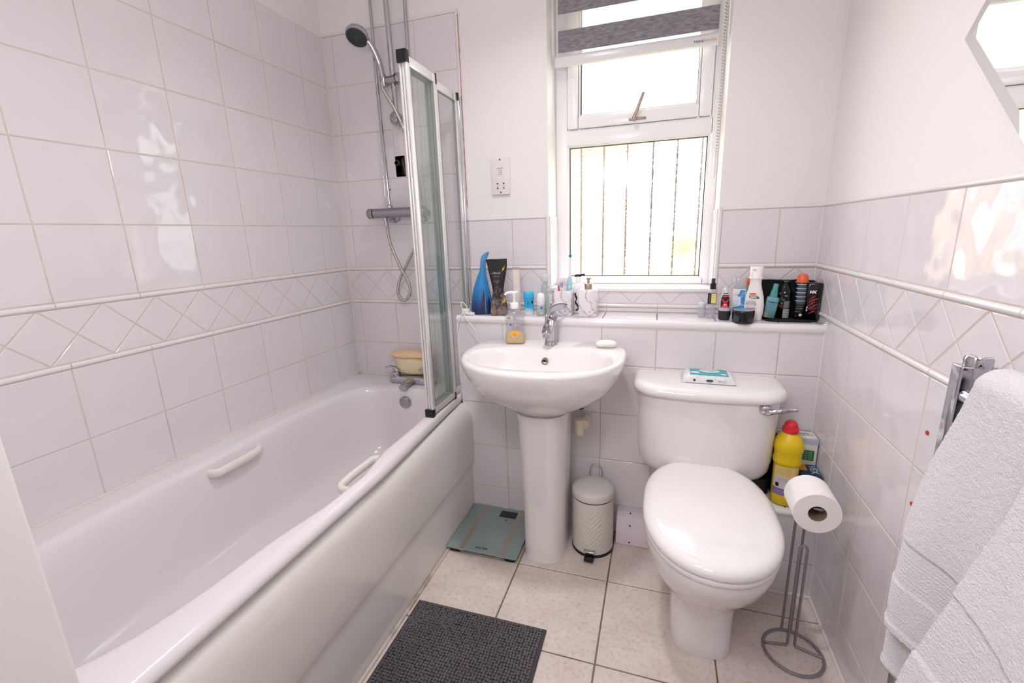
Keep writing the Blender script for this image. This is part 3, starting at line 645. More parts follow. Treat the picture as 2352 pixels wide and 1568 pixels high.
# ------------------------------------------------------------------ washbasin
sk = thing('pedestal_sink', 'white ceramic pedestal washbasin with rounded bowl below the window ledge', 'sink', (1.06, BY, 0))
NS = 120
def so_(z, a, bf, bb=.18, n1=2.25, n2=4, yc=-.35, dx=0):
    out = []
    for i in range(NS):
        t = 2*PI*i/NS; c, s = math.cos(t), math.sin(t)
        n = n1 if s < 0 else n2; bq = bf if s < 0 else bb
        x = a*math.copysign(abs(c)**(2/n), c); y = yc+bq*math.copysign(abs(s)**(2/n), s)
        out.append(Vector((x+dx, min(y, BY-.0005)-BY, z)))
    return out
def si_(z, a, bf, bb, yc=-.42, n1=2.2, n2=2.8, wave=0):
    out = []
    for i in range(NS):
        t = 2*PI*i/NS; c, s = math.cos(t), math.sin(t); n = n1 if s < 0 else n2; bq = bf if s < 0 else bb
        x = a*math.copysign(abs(c)**(2/n), c); y = yc+bq*math.copysign(abs(s)**(2/n), s)
        if s > 0 and wave: y += wave*(.012*math.exp(-((x-.16)/.05)**2)-.01*math.exp(-((x-.19)/.02)**2))
        out.append(Vector((x, y-BY, z)))
    return out
rings = [so_(.585, .088, .10, .12, yc=-.33), so_(.60, .10, .115, .13, yc=-.33), so_(.625, .15, .145, .15, yc=-.335), so_(.66, .205, .19, .16, yc=-.34), so_(.70, .246, .228, .17, yc=-.345), so_(.745, .273, .254, .178), so_(.780, .286, .268, .18), so_(.797, .290, .272, .18), so_(.806, .288, .270, .18), so_(.810, .282, .264, .178),
         si_(.8105, .262, .158, .125, wave=1), si_(.807, .256, .152, .119, wave=1), si_(.798, .251, .147, .114, wave=.8), si_(.77, .243, .139, .107), si_(.73, .222, .123, .092), si_(.70, .185, .10, .076), si_(.685, .13, .07, .055), si_(.68, .06, .035, .03), si_(.678, .022, .02, .02)]
b = B(); b.loft(rings, True, True); bas = obj('basin', b, ceramic, sk, 65)
b = B(); pr = []
for z, a, bf in ((0, .082, .104), (.012, .079, .10), (.15, .081, .098), (.4, .087, .102), (.56, .093, .112), (.60, .099, .125)):
    pr.append([Vector((x, y, z)) for x, y, _ in [tuple(v) for v in so_(0, a, bf, .10, 2.6, 5, yc=-.335)]])
b.loft(pr, True, True); obj('pedestal', b, ceramic, sk, 60)
b = B(); Mx = Matrix.Translation((.0, -.318+.0-BY, .766)) @ Matrix.Rotation(PI/2+.18, 4, 'X')
b.lathe([(.0125, -.012), (.0125, .0), (.0128, .003), (.0095, .004), (.009, 0)], 28, Mx, True, False); ovr = obj('overflow_ring', b, mat('aged_metal_ring', '#8d877c', .3, .9), sk)
b = B(); b.lathe([(.009, -.002), (.002, -.003)], 20, Mx); obj('overflow_hole', b, mat('grimy_hole', '#57503f', .7, var=(220, '#14110d', .42, .55)), ovr)
b = B(); b.lathe([(.020, .679), (.019, .6825), (.006, .684), (.001, .684)], 28, Matrix.Translation((0, -.42-BY, 0))); obj('drain', b, chrome, sk)
b = B(); b.cyl((.135, -.012, .50), (.135, -.075, .50), .018, 20); b.cyl((.115, -.072, .52), (.115, -.072, .46), .02, 20); obj('waste_pipe', b, mat('cream_waste_pipe', '#e6dcc8', .4), sk)
b = B(); b.cyl((.135, -.16, .64), (.135, -.16, .60), .012, 14); obj('tap_tail', b, black, sk)
# basin mixer tap
bt = thing('basin_tap', 'chrome single-lever basin tap with red and white dots standing on the washbasin', 'tap', (1.064, -.230, .8105))
b = B(); b.lathe([(.0255, 0), (.0255, .004), (.0235, .007), (.022, .02), (.0215, .06), (.022, .085)], 40); obj('tap_base', b, chrome, bt, 40)
b = B(); R_ = []
for t, y, z, rx, rz in ((0, .016, .082, .018, .022), (.15, .004, .086, .0225, .026), (.4, -.022, .082, .0215, .021), (.7, -.052, .071, .0195, .0155), (.9, -.074, .061, .018, .0135), (1, -.082, .056, .0155, .0105)):
    ty = Vector((0, -.9, -.4)).normalized(); up = Vector((0, -.4, .9)).normalized()
    R_.append([Vector((rx*math.cos(2*PI*k/24), y, z))+up*(rz*math.sin(2*PI*k/24)) for k in range(24)])
b.loft(R_); b.cyl((0, -.072, .056), (0, -.077, .041), .0125, 20, .0115); obj('spout', b, chrome, bt, 60)
b = B(); b.lathe([(.0215, .084), (.0225, .088), (.0225, .104), (.020, .116), (.012, .124), (.001, .126)], 36, Matrix.Rotation(-.12, 4, 'X')); cart = obj('tap_head', b, chrome, bt, 50)
b = B(); pts = spline([(-.010, -.034, .088), (-.008, -.028, .108), (-.002, -.010, .128), (.012, .014, .139), (.034, .042, .141), (.048, .056, .137)], 6)
b.tube(pts, [.010+.012*math.sin(min(1, i/12)*PI*.5) if i < 15 else max(.010, .022-.011*((i-15)/16)) for i in range(len(pts))], 18, flat=.36); obj('tap_lever', b, chrome, bt, 60)
for x, c_ in ((.0105, '#c42f3a'), (-.0105, '#f2f2f2')):
    b = B(); p = Vector((x, -.0215, .100)); b.cyl(p, p+Vector((x*.15, -.003, 0)), .0036, 14); obj('temperature_dot', b, mat('tapdot'+c_, c_, .4), bt)
# bar of soap
sb = thing('soap_bar', 'white oval soap bar at the right corner of the washbasin', 'soap', (1.272, -.232, .8105), .15)
b = B(); b.loft([[Vector((p.x, p.y, p.z+.0026*math.cos(p.x*45)-.0026)) for p in sring(z+.003, rx, ry, 2.6, 48)] for z, rx, ry in ((0, .02, .01), (.0, .032, .017), (.002, .036, .021), (.010, .039, .0245), (.015, .038, .0235), (.020, .032, .018), (.0225, .018, .009))])
obj('soap', b, mat('white_soap', '#f6efe9', .4, sss=.1), sb, 70)
# liquid soap pump bottle
pb = thing('soap_pump_bottle', 'clear pump bottle with a little yellow hand soap on the washbasin left of the tap', 'soap bottle', (.922, -.236, .811), .24)
shell = [(0, .034, .018, 3), (.003, .0385, .0215, 3), (.012, .0395, .0225, 3), (.03, .038, .0215, 3), (.06, .0345, .020, 2.9), (.09, .036, .020, 2.8), (.108, .0385, .0205, 2.7), (.118, .037, .0195, 2.5), (.126, .029, .017, 2.3), (.131, .016, .0135, 2), (.136, .0125, .0125, 2), (.14, .0125, .0125, 2)]
body = obj('bottle', bottle(shell, 48), clear_mat('clear_soap_bottle', '#f0f0f4', opac=.08, opcol='#dfe2ee', rough=.05), pb, 60)
k = .955; liq = [(z, rx*k-.0004, ry*k-.0004, n) for z, rx, ry, n in [(.0025, .036, .019, 3), (.012, .0395, .0225, 3), (.03, .038, .0215, 3), (.040, .0368, .021, 3)]]
M = mat('yellow_soap', '#f2cf7c', .25, sss=.2); obj('liquid_soap', bottle(liq, 48), M, pb, 60)
b = B(); b.lathe([(.0125, .135), (.0155, .137), (.016, .156), (.0135, .159), (.006, .160), (.0055, .183), (.007, .185), (.0075, .197), (.004, .201)], 28)
b.tube(spline([(.004, 0, .195), (-.012, -.006, .199), (-.026, -.013, .197), (-.034, -.017, .191)], 5), [.0062]*5+[.0055]*6+[.0045]*5, 12); b.tube([(0, 0, .196), (.014, .008, .1985)], [.0065, .005], 12); obj('pump', b, mat('white_pump', '#f4f3f3', .25), pb, 50)
b = B(); b.cyl((0, 0, .02), (0, 0, .136), .0028, 10); b.cyl((0, 0, .085), (0, 0, .12), .0055, 14); obj('dip_tube', b, milky, pb)
decal('lettering', pb, body, [text_polys('PROTECT', .0118, .001, .0865, .00015), text_polys('CARE', .0105, .006, .0755, .00015)], mat('grey_print', '#c9c6cc', .5))
decal('print', pb, body, [shape_polys(rect(-.016, .0725, -.0135, .0795)), shape_polys(rect(-.0183, .075, -.0112, .0775))], mat('blue_print', '#2f56a8', .5))
ylabel = mat('yellow_label', '#eedc2c', .5); o = decal('label', pb, body, [shape_polys([(-.029, .0975), (-.0135, .0985), (-.0115, .1065), (-.028, .1055)])], ylabel); o['label'] = 'small yellow sticker'
decal('lettering', o, body, [text_polys('MEGA', .0042, -.0205, .1042, .0001), text_polys('VALUE', .0038, -.0205, .100, .0001)], ink, .0011)
decal('lettering', pb, body, [text_polys('Antibacterial Handwash', .0042, 0, .0585), text_polys('MILK & HONEY', .0062, 0, .0525, .0001)], mat('tan_print', '#c7a765', .5))
o = decal('label', pb, body, [shape_polys([(-.0235, .044), (-.019, .0475), (-.012, .053), (.012, .053), (.019, .0475), (.0235, .044), (0, .024)])], mat('honey_print', '#eeb64a', .5), .0004); decal('print', o, body, [shape_polys(ell(0, .037, .008, .007))], mat('orange_print', '#f29a1f', .5), .0009)
decal('print', pb, body, [shape_polys([(-.026, .0365), (-.026, .0415), (0, .0265), (.026, .0415), (.026, .0365), (0, .021)])], mat('white_band', '#f1eef3', .5), .001)
for t_ in (text_polys('Moisturising wash', .0042, -.0128, .0312, .0001, rot=-.52), text_polys('with antibacterial', .0042, .0128, .0312, .0001, rot=.52)): decal('lettering', pb, body, [t_], mat('navy_print', '#44507e', .5), .0014)

# ------------------------------------------------------------------ toilet
tl = thing('toilet', 'white ceramic close-coupled toilet with lid closed against the tiled boxing', 'toilet', (1.618, BY, 0))
def rr_(z, hw, y0, y1, r, bow=0, N=18):
    """rounded rectangle x +-hw, y from y0 (front) to y1 (back); bow pushes the front out"""
    pts = []
    for cx, cy, a0 in ((hw-r, y1-.006, 0), (-hw+r, y1-.006, PI/2), (-hw+r, y0+r, PI), (hw-r, y0+r, 3*PI/2)):
        q = .006 if a0 < PI else r
        cxx = math.copysign(hw-q, cx)
        for k in range(N+1):
            a = a0+PI/2*k/N; pts.append((cxx+q*math.cos(a), cy+q*math.sin(a)))
    # extra points along the front edge so that it can bow
    out = []; n = len(pts)
    for i, p in enumerate(pts):
        out.append(p)
        p2 = pts[(i+1) % n]
        if i == 3*(N+1)-1:
            for k in range(1, 24): out.append((p[0]+(p2[0]-p[0])*k/24, p[1]))
    return [Vector((x, y-bow*max(0, 1-(x/hw)**2)*(1 if y < y0+r+.001 else 0)*min(1, max(0, (y0+r-y)/r+.0)), z)) for x, y in out]
hw = .228
b = B(); b.loft([rr_(z, w_, y0, -.001, r, bow) for z, w_, y0, r, bow in ((.385, .165, -.115, .05, .02), (.388, .19, -.138, .06, .022), (.398, .205, -.152, .066, .024), (.418, .2145, -.160, .07, .025), (.46, .2195, -.164, .07, .026), (.55, .2225, -.166, .07, .026), (.69, .226, -.170, .07, .027))]); obj('cistern', b, ceramic, tl, 60)
b = B(); b.loft([rr_(z, w_, y0, -.001, r, bow) for z, w_, y0, r, bow in ((.680, .228, -.170, .07, .027), (.6785, .237, -.179, .075, .028), (.682, .2405, -.1825, .078, .029), (.690, .242, -.184, .08, .03), (.700, .2405, -.1825, .08, .03), (.708, .234, -.176, .076, .03), (.7125, .222, -.164, .07, .028), (.7135, .20, -.14, .06, .025))]); obj('cistern_lid', b, ceramic, tl, 60)
b = B(); hx, hz_ = .166, .662; b.lathe([(.0175, -.012), (.018, 0), (.0165, .006), (.011, .012), (.001, .0135)], 30, Matrix.Translation((hx, -.187, hz_)) @ Matrix.Rotation(PI/2, 4, 'X'))
b.tube(spline([(hx-.004, -.192, hz_-.006), (hx+.008, -.199, hz_-.004), (hx+.026, -.204, hz_+.002), (hx+.055, -.207, hz_+.010), (hx+.078, -.206, hz_+.014), (hx+.084, -.205, hz_+.014)], 5), [.006]*3+[.010]*5+[.0085]*6+[.0068]*11+[.003], 16); obj('flush_handle', b, chrome, tl, 60)
NT = 96
def egg(z, a, yb, yf, yc=-.435, n1=2.15, n2=3.0, dz=0):
    out = []
    for i in range(NT):
        t = 2*PI*i/NT; c, s = math.cos(t), math.sin(t); n = n1 if s < 0 else n2; q = (yc-yf) if s < 0 else (yb-yc)
        x = a*math.copysign(abs(c)**(2/n), c); y = yc+q*math.copysign(abs(s)**(2/n), s)
        if s > 0: x *= 1-.16*s**2
        out.append(Vector((x, y, z)))
    return out
pan = [egg(0, .088, -.14, -.518, -.40, 3.2, 4), egg(.006, .090, -.14, -.52, -.40, 3.2, 4), egg(.05, .088, -.14, -.517, -.40, 3.0, 4), egg(.12, .090, -.14, -.518, -.40, 2.8, 4), egg(.17, .097, -.13, -.53, -.405, 2.6, 3.6), egg(.205, .115, -.12, -.555, -.41, 2.4, 3.2), egg(.25, .140, -.11, -.600, -.42, 2.25, 3), egg(.30, .160, -.10, -.645, -.43, 2.2, 3), egg(.35, .174, -.09, -.676, -.435), egg(.38, .178, -.085, -.687, -.435), egg(.392, .176, -.085, -.684), egg(.394, .165, -.09, -.67)]
b = B(); b.loft([[Vector((v.x-.006, v.y, v.z)) for v in r] for r in pan]); obj('pan', b, ceramic, tl, 60)
b = B(); b.box(-.12, -.10, .36, .108, -.02, .388, .01, 3); b.cyl((-.006, -.16, .18), (-.006, -.02, .20), .055, 24); obj('pan_shelf', b, ceramic, tl, 40)
seatm = mat('white_seat', '#f4f0ee', .07, coat=.3)
b = B(); b.loft([[Vector((v.x-.006, v.y, v.z)) for v in r] for r in (egg(.3945, .17, -.155, -.683), egg(.3955, .1785, -.150, -.692), egg(.402, .181, -.148, -.6945), egg(.409, .1785, -.150, -.692), egg(.411, .172, -.155, -.685))]); obj('seat', b, seatm, tl, 60)
b = B(); b.loft([[Vector((v.x-.006, v.y, v.z)) for v in r] for r in (egg(.411, .174, -.155, -.687), egg(.413, .181, -.150, -.695), egg(.420, .1835, -.148, -.697), egg(.429, .1815, -.150, -.695), egg(.4375, .175, -.155, -.688), egg(.443, .162, -.166, -.674), egg(.4455, .145, -.18, -.655), egg(.4475, .11, -.22, -.61), egg(.4485, .05, -.33, -.52))]); obj('toilet_lid', b, seatm, tl, 60)
for x in (-.08, .068):
    b = B(); b.cyl((x-.02, -.142, .412), (x+.02, -.142, .412), .011, 16); obj('lid_hinge', b, whitep, tl)
# packet of wipes on the cistern
wp = thing('wet_wipes_packet', 'teal and white packet of wet wipes lying on the toilet cistern lid', 'wipes', (1.621, -.252, .7135), -.03)
def pillow(hx, hy, h, N=30):
    b = B(); top = []; bot = []
    for j in range(N+1):
        for i in range(N+1):
            u, v = -1+2*i/N, -1+2*j/N; f = (1-abs(u)**7)*(1-abs(v)**6); cr = .0015*math.sin(v*40+i)*max(0, abs(u)-.75)*4
            top.append((u*hx, v*hy, .002+(h-.002)*f**.45+cr+.001*noise.noise(Vector((u*3, v*3, 1))))); bot.append((u*hx, v*hy, .0006+max(0, cr)+.004*max(0, abs(u)-.86)/.14))
    n = N+1; q = [(j*n+i, j*n+i+1, (j+1)*n+i+1, (j+1)*n+i) for j in range(N) for i in range(N)]
    b.add(top, q); b.add(bot, [f[::-1] for f in q]); return b
wbod = obj('packet', pillow(.085, .046, .030), mat('white_foil', '#e9e9e8', .3, var=(90, '#d7d9da', .4, .7)), wp, 60)
top_ = lambda polys, nm, mt, off=.0009, par=wp: decal(nm, par, wbod, polys, mt, off, 'z', .004)
tealp = mat('teal_print', '#45a9b6', .35); top_([shape_polys([(-.058, -.036), (.062, -.036), (.060, .038), (-.060, .038)])], 'print', tealp)
o = top_([shape_polys(ell(.004, .006, .033, .019))], 'label', mat('silver_label', '#e6ebe8', .4), .0015); o['label'] = 'white oval reseal label'
decal('lettering', o, wbod, [text_polys('XTRA CLEAN', .009, .004, .012, .0002), text_polys('moist tissues', .006, .004, .001, .0001)], mat('dark_print', '#5b6b6c', .5), .0021, 'z')
top_([shape_polys(ell(.046, .029, .012, .008))], 'print', mat('green_print', '#5fae4e', .4), .0015)
for q_ in (ell(-.042, -.018, .015, .009), ell(.047, -.026, .009, .005), ell(-.05, .032, .006, .004)): top_([shape_polys(q_)], 'print', inkw, .0015)
fr_ = lambda polys, mt: decal('lettering', wp, wbod, polys, mt, .0004, 'y', .004)
for q_ in (ell(-.044, .0115, .0042, .0042), ell(.004, .0118, .0115, .0042)): decal('print', wp, wbod, [shape_polys(q_)], mat('navy_print2', '#2d4a5c', .4), .0004, 'y', .004)
fr_([text_polys('FRESH & CLEAN', .0042, .043, .0128), text_polys('toilet tissue wipes', .0036, .043, .0085), text_polys('40 WIPES', .0034, .004, .0052)], mat('dark_print', '#5b6b6c'))

# bottle of bleach and boxes on the low boxing
LZ = .3165
bo = thing('bleach_bottle', 'yellow cleaner bottle with red cap beside the toilet cistern', 'bottle', (1.8755, -.302, LZ), -.15)
pr = [(0, .030, .028, 2.4), (.004, .0365, .034, 2.4), (.03, .0375, .035, 2.4), (.034, .0365, .0345, 2.4), (.10, .037, .035, 2.4), (.145, .0375, .0355, 2.4), (.150, .041, .039, 2.4), (.158, .0425, .040, 2.4), (.168, .040, .038, 2.4), (.19, .040, .038, 2.4), (.197, .043, .040, 2.4), (.21, .0425, .040, 2.4), (.226, .0395, .037, 2.3), (.245, .029, .027, 2.1), (.255, .0195, .0195, 2), (.262, .017, .017, 2)]
yl = mat('yellow_bottle', '#ecc912', .35, sss=.05); bb = obj('bottle_body', bottle(pr, 48), yl, bo, 60)
b = B(); b.lathe([(.0235, .255), (.024, .257), (.024, .270), (.0195, .272), (.019, .283), (.013, .292), (.001, .293)], 20); obj('bottle_cap', b, mat('red_cap', '#de2a30', .4), bo, 30)
o = decal('label', bo, bb, [shape_polys(rect(-.0365, .037, .0365, .143))], mat('cream_wrap', '#f0d688', .4)); o['label'] = 'printed cream wrap label'
decal('print', o, bb, [shape_polys(rect(-.0362, .040, .0362, .064))], mat('purple_print', '#7d68a0', .5), .001); decal('print', o, bb, [shape_polys(rect(-.036, .044+.006*k, .036, .0455+.006*k)) for k in range(3)], mat('lilac_print', '#cfc4dd', .5), .0014)
decal('print', o, bb, [shape_polys(rect(-.034, .067, .008, .107))], mat('pale_panel', '#d9d2d8', .5), .001); decal('print', o, bb, [shape_polys(rect(-.028, .070, -.019, .084))], ink, .0014)
decal('lettering', o, bb, [text_polys('thick bleach kills germs', .0042, -.008, .137-.0055*k, 0) for k in range(5)]+[text_polys('danger causes burns', .0036, -.01, .104-.0045*k) for k in range(4)]+[text_polys('750ml', .004, -.002, .078)], mat('brown_print', '#8a7a55', .5), .0016)
def carton(name, label, loc, rz, sx, sy, h, m_):
    t = thing(name, label, 'box', loc, rz, 'cartons stacked in the corner'); b = B(); b.box(-sx/2, -sy/2, 0, sx/2, sy/2, h, .0012); return t, obj('carton', b, m_, t, 40)
db, dbo = carton('small_box', 'dark blue printed carton on the low tiled step in the corner', (1.9445, -.268, LZ), -.03, .058, .15, .122, mat('navy_card', '#1d3857', .35))
decal('print', db, dbo, [shape_polys(rect(-.027, -.03, -.004, .018))], mat('amber_print', '#eaa22a', .4), .0003, 'z'); decal('lettering', db, dbo, [text_polys('VEX', .030, .014, -.02, .0006, rot=-PI/2)], mat('pale_blue_print', '#b9d2e2', .4), .0004, 'z')
decal('lettering', db, dbo, [text_polys('la', .03, -.02, .085, .0003)], mat('pale_blue_print', '#b9d2e2', .4), .0004)
wbx, wbo = carton('small_box', 'white carton with green panel stacked on the dark blue box', (1.938, -.2245, LZ+.1225), -.02, .07, .066, .093, mat('white_card', '#ece7e2', .45))
decal('print', wbx, wbo, [shape_polys([(-.028, .018), (.027, .016), (.027, .053), (-.028, .054)])], mat('green_panel', '#1c7a3e', .45), .0003); decal('lettering', wbx, wbo, [text_polys('naturally clean', .006, .004, .048-.0065*k) for k in range(5)], mat('pale_green', '#bcd9c0', .5), .0006)
b = B(); n = 26
b.add([(-.0352+.0704*k/n, -.0342, .0935) for k in range(n+1)]+[(-.0352+.0704*k/n, -.0346, .077+(.008*(1-k/12)**2 if k < 12 else 0)-.0012*(k % 2)) for k in range(n+1)], [(k, k+1, n+2+k, n+1+k) for k in range(n)]); obj('carton_flap', b, mat('striped_flap', '#b9c4de', .5), wbx, 0)
decal('lettering', wbx, wbo, [text_polys('Simply', .017, -.004, .012, .0003)], mat('blue_print', '#2f56a8'), .0004, 'z'); decal('print', wbx, wbo, [shape_polys(rect(-.03, -.004, .026, -.001)), shape_polys(rect(-.034, -.03, .034, -.0275))], mat('green_panel', '#1c7a3e'), .0004, 'z')
tb_ = thing('storage_tub', 'black tub in the gap between the toilet cistern and yellow bottle', 'tub', (1.795, -.235, LZ))
b = B(); b.loft([sring(z, rx, ry, 4, 40) for z, rx, ry in ((0, .042, .042), (.006, .046, .046), (.06, .047, .047), (.062, .047, .047))], True, True); b.box(.052, -.02, 0.0, .072, .05, .20, .004, 2); obj('tub_body', b, mat('matt_black_plastic', '#050505', .6), tb_, 40)

# ------------------------------------------------------------------ toilet roll stand
st = thing('toilet_roll_stand', 'freestanding grey wire toilet roll stand on the floor right of the toilet', 'toilet roll stand', (1.868, -.60, 0))
wire = mat('grey_wire', '#8f898c', .4, .3)
b = B(); b.tube([(.077*math.cos(2*PI*k/48), .077*math.sin(2*PI*k/48), .0042) for k in range(48)], .0045, 10, closed=True); obj('ring_base', b, wire, st)
b = B(); path = [(-.012, .078, .005), (-.012, .078, .498), (-.012, .074, .506), (-.012, .066, .5095), (-.012, -.040, .5095), (-.012, -.046, .5095)]
p2 = [(.012, y, z) for _, y, z in path[::-1]]; b.tube(path+[(0, -.050, .5095)]+p2, .0038, 10); obj('roll_arm', b, wire, st, 60)
b = B(); b.tube([(-.071, .012, .005), (-.010, .022, .005), (-.0095, .022, .012), (-.0095, .022, .335), (-.006, .022, .345), (0, .022, .349), (.006, .022, .345), (.0095, .022, .335), (.0095, .022, .012), (.010, .022, .005), (.076, .0, .005)], .0038, 10); obj('spare_roll_loop', b, wire, st, 60)
ro = thing('toilet_roll', 'white toilet roll hanging on the grey wire stand', 'toilet roll', (1.862, -.606, .500), -.02)
Mx = Matrix.Rotation(PI/2, 4, 'X')
b = B(); b.lathe([(.0215, -.05), (.0545, -.05), (.0558, -.0485), (.0558, .0485), (.0545, .05), (.0215, .05)], 72, Mx, False, False); 
for v in b.bm.verts:
    r = math.hypot(v.co.x, v.co.z)
    if r > .05: v.co.x *= 1+.012*noise.noise(v.co*30); v.co.z *= 1+.012*noise.noise(v.co*30)
obj('paper_roll', b, mat('toilet_paper', '#f3efea', .95, bump=(500, .2, .0006)), ro, 40)
b = B(); b.lathe([(.0215, -.05), (.0215, .05), (.0205, .05), (.0205, -.05), (.0215, -.05)], 48, Mx, False, False); obj('cardboard_core', b, mat('brown_card', '#8d7a66', .9), ro, 40)

# ------------------------------------------------------------------ bin, duct cover, scales, mat
bn = thing('pedal_bin', 'small cream pedal bin with chevron embossing beside the pedestal', 'bin', (1.237, -.280, 0))
cream_m = mat('cream_bin_metal', '#ded9d0', .4)
b = B(); n = 240; rows = 130; rings = []
for j in range(rows+1):
    z = .012+.216*j/rows; r = []
    for i in range(n):
        a = 2*PI*i/n; d = (a-1.5*PI)*.08
        ph = (z-abs(d)*1.15)/.021; e = .0016*(1 if (ph % 1) > .80 else 0)*(1 if .035 < z < .20 and abs(d) < .042 else 0)
        r.append(Vector(((.0795+e)*math.cos(a), (.0795+e)*math.sin(a), z)))
    rings.append(r)
b.loft(rings); obj('bin_body', b, cream_m, bn, 40)
b = B(); b.lathe([(.0815, 0), (.0815, .010), (.0795, .012)], 60); obj('base_band', b, black, bn)
b = B(); b.lathe([(.0795, .228), (.0795, .233)], 60, None, False, False); obj('lid_seal', b, black, bn)
b = B(); b.lathe([(.081, .233), (.0815, .236), (.0815, .254), (.079, .260), (.066, .267), (.04, .272), (.001, .274)], 60, None, True, False); obj('bin_lid', b, cream_m, bn, 60)
b = B(); b.tube(spline([(-.024, .079, .262), (-.024, .082, .288), (-.016, .083, .305), (0, .083, .311), (.016, .083, .305), (.024, .082, .288), (.024, .079, .262)], 6), .0021, 8); obj('bin_handle', b, chrome, bn)
b = B(); b.box(-.018, -.118, .008, .018, -.076, .017, .003); pd = obj('pedal', b, black, bn); b = B(); b.box(-.022, -.094, .022, .022, -.078, .034, .003, 3); obj('pedal_plate', b, chrome, pd)
du = thing('pipe_duct_cover', 'pale plastic pipe cover with screw holes on the floor by the bin', 'duct cover', (1.40, BY, 0))
b = B(); prof = [(-.002, .0), (-.078, .0), (-.083, .006), (-.083, .03), (-.076, .075), (-.055, .112), (-.035, .122), (-.002, .122)]
b.loft([[Vector((x, y, z)) for y, z in prof] for x in (-.074, .10)]); b.loft([[Vector((x, y*1.012-.0006, z*1.012) ) for y, z in prof] for x in (-.062, -.056)]); obj('cover', b, pinkp, du, 25)
for y, z, nv_ in ((-.083, .018, (0, -1, 0)), (-.0715, .085, (0, -.85, .5)), (-.04, .119, (0, -.3, .9))):
    b = B(); p = Vector((-.022, y, z)); v = Vector(nv_).normalized(); b.cyl(p-v*.001, p+v*.0022, .0032, 12); obj('screw_hole', b, black, du)
sc_ = thing('bathroom_scales', 'grey-green glass bathroom scales on the floor between bath and pedestal', 'scales', (.830, -.3265, 0))
b = B(); b.box(-.146, -.15, .018, .146, .15, .026, .002); plat = obj('glass_platform', b, mat('grey_green_glass', '#8d9f9b', .07, coat=.5), sc_)
for x, y in ((-.115, -.125), (.115, -.125), (-.115, .125), (.115, .125)):
    b = B(); b.loft([sring(z, .024, .017, 2.5, 24, x, y) for z in (0, .018)]); obj('foot', b, black, sc_)
b = B(); b.box(-.13, -.13, .008, .13, .13, .018, .003); obj('underside', b, mat('dark_base', '#3b4240', .5), sc_)
for x in (-.083, .083):
    b = B(); b.box(x-.0095, -.1495, .0262, x+.0095, .1495, .0268); b.box(x-.0095, -.151, .018, x+.0095, -.150, .0266); o = obj('metal_strip', b, mat('brushed_strip', '#b7aaa1', .3, .6), sc_, 0); o['label'] = 'brushed metal strip'
b = B(); b.box(-.005, .083, .0262, .070, .128, .0267); o = obj('display', b, mat('lcd', '#20262a', .1), sc_, 0); o['label'] = 'dark display window'
decal('lettering', sc_, plat, [text_polys('SALTER', .015, -.004, -.128, .0004)], ink, .0004, 'z'); decal('print', sc_, plat, [text_polys('<', .016, .006, .066), text_polys('>', .016, .060, .066), shape_polys(ell(.033, .066, .0055, .005))], mat('grey_icons', '#44504e', .5), .0004, 'z')
mtg = thing('bath_mat', 'dark grey chenille bath mat on the floor tiles beside the bath', 'bath mat', (.932, -1.10, 0), .006)
gm = mat('grey_chenille', '#6f6a6c', .95, bump=(900, .5, .0008), var=(5, '#5d585b', .35, .7)); b = B(); b.box(-.226, -.37, 0, .226, .37, .006, .002); obj('mat_backing', b, mat('mat_edge', '#4b474d', .9), mtg)
b = B(); ico = bmesh.new(); bmesh.ops.create_icosphere(ico, subdivisions=2, radius=1); iv = [v.co.copy() for v in ico.verts]; ico.verts.index_update(); iF = [tuple(v.index for v in f.verts) for f in ico.faces]; ico.free()
vs, fs = [], []; px_ = .0094
for i in range(46):
    for j in range(78):
        x = -.213+i*px_+random.uniform(-.0012, .0012)+.0012*math.sin(j*.5); y = .358-j*px_+random.uniform(-.0012, .0012)
        rx, ry, rz_ = .0050, .0050, random.uniform(.006, .0078); o_ = len(vs); tx, ty = random.uniform(-.002, .002), random.uniform(-.003, .001)
        for q in iv: vs.append((x+q.x*rx+tx*q.z, y+q.y*ry+ty*q.z, .0085+q.z*rz_))
        fs += [tuple(k+o_ for k in f) for f in iF]
me = bpy.data.meshes.new('pile'); me.from_pydata(vs, [], fs); me.materials.append(gm); me.polygons.foreach_set('use_smooth', [True]*len(me.polygons)); o = bpy.data.objects.new('pile', me); C.objects.link(o); o.parent = mtg

# ------------------------------------------------------------------ towel radiator, towel, mirror, socket
ra = thing('towel_radiator', 'chrome towel radiator with square posts on the right wall under the towel', 'radiator', (1.91, -1.03, 0))
for y in (0, -.50):
    b = B(); b.box(-.025, y-.0135, .16, .025, y+.0135, 1.012, .0025, 3); p_ = obj('post', b, chrome, ra); b = B(); b.lathe([(.017, 1.010), (.017, 1.022), (.015, 1.026), (.001, 1.0265)], 30, Matrix.Translation((0, y, 0))); obj('post_cap', b, chrome, p_)
    for z in (.90, .25): b = B(); b.cyl((.0, y, z), (.067, y, z), .012, 16); obj('wall_bracket', b, chrome, ra)
for z in (.90, .965, .82, .74, .62, .55, .48, .36, .29, .22):
    b = B(); b.cyl((-.012, 0, z), (-.012, -.5, z), .011, 16); obj('rail', b, chrome, ra)
tw = thing('bath_towel', 'thick white bath towel draped in folds over the chrome towel radiator', 'towel', (1.86, -1.20, 0))
terry = mat('white_terry', '#e3dee1', .95, bump=(380, .8, .003, 4))
terry.node_tree.nodes['Principled BSDF'].inputs['Sheen Weight'].default_value = .3
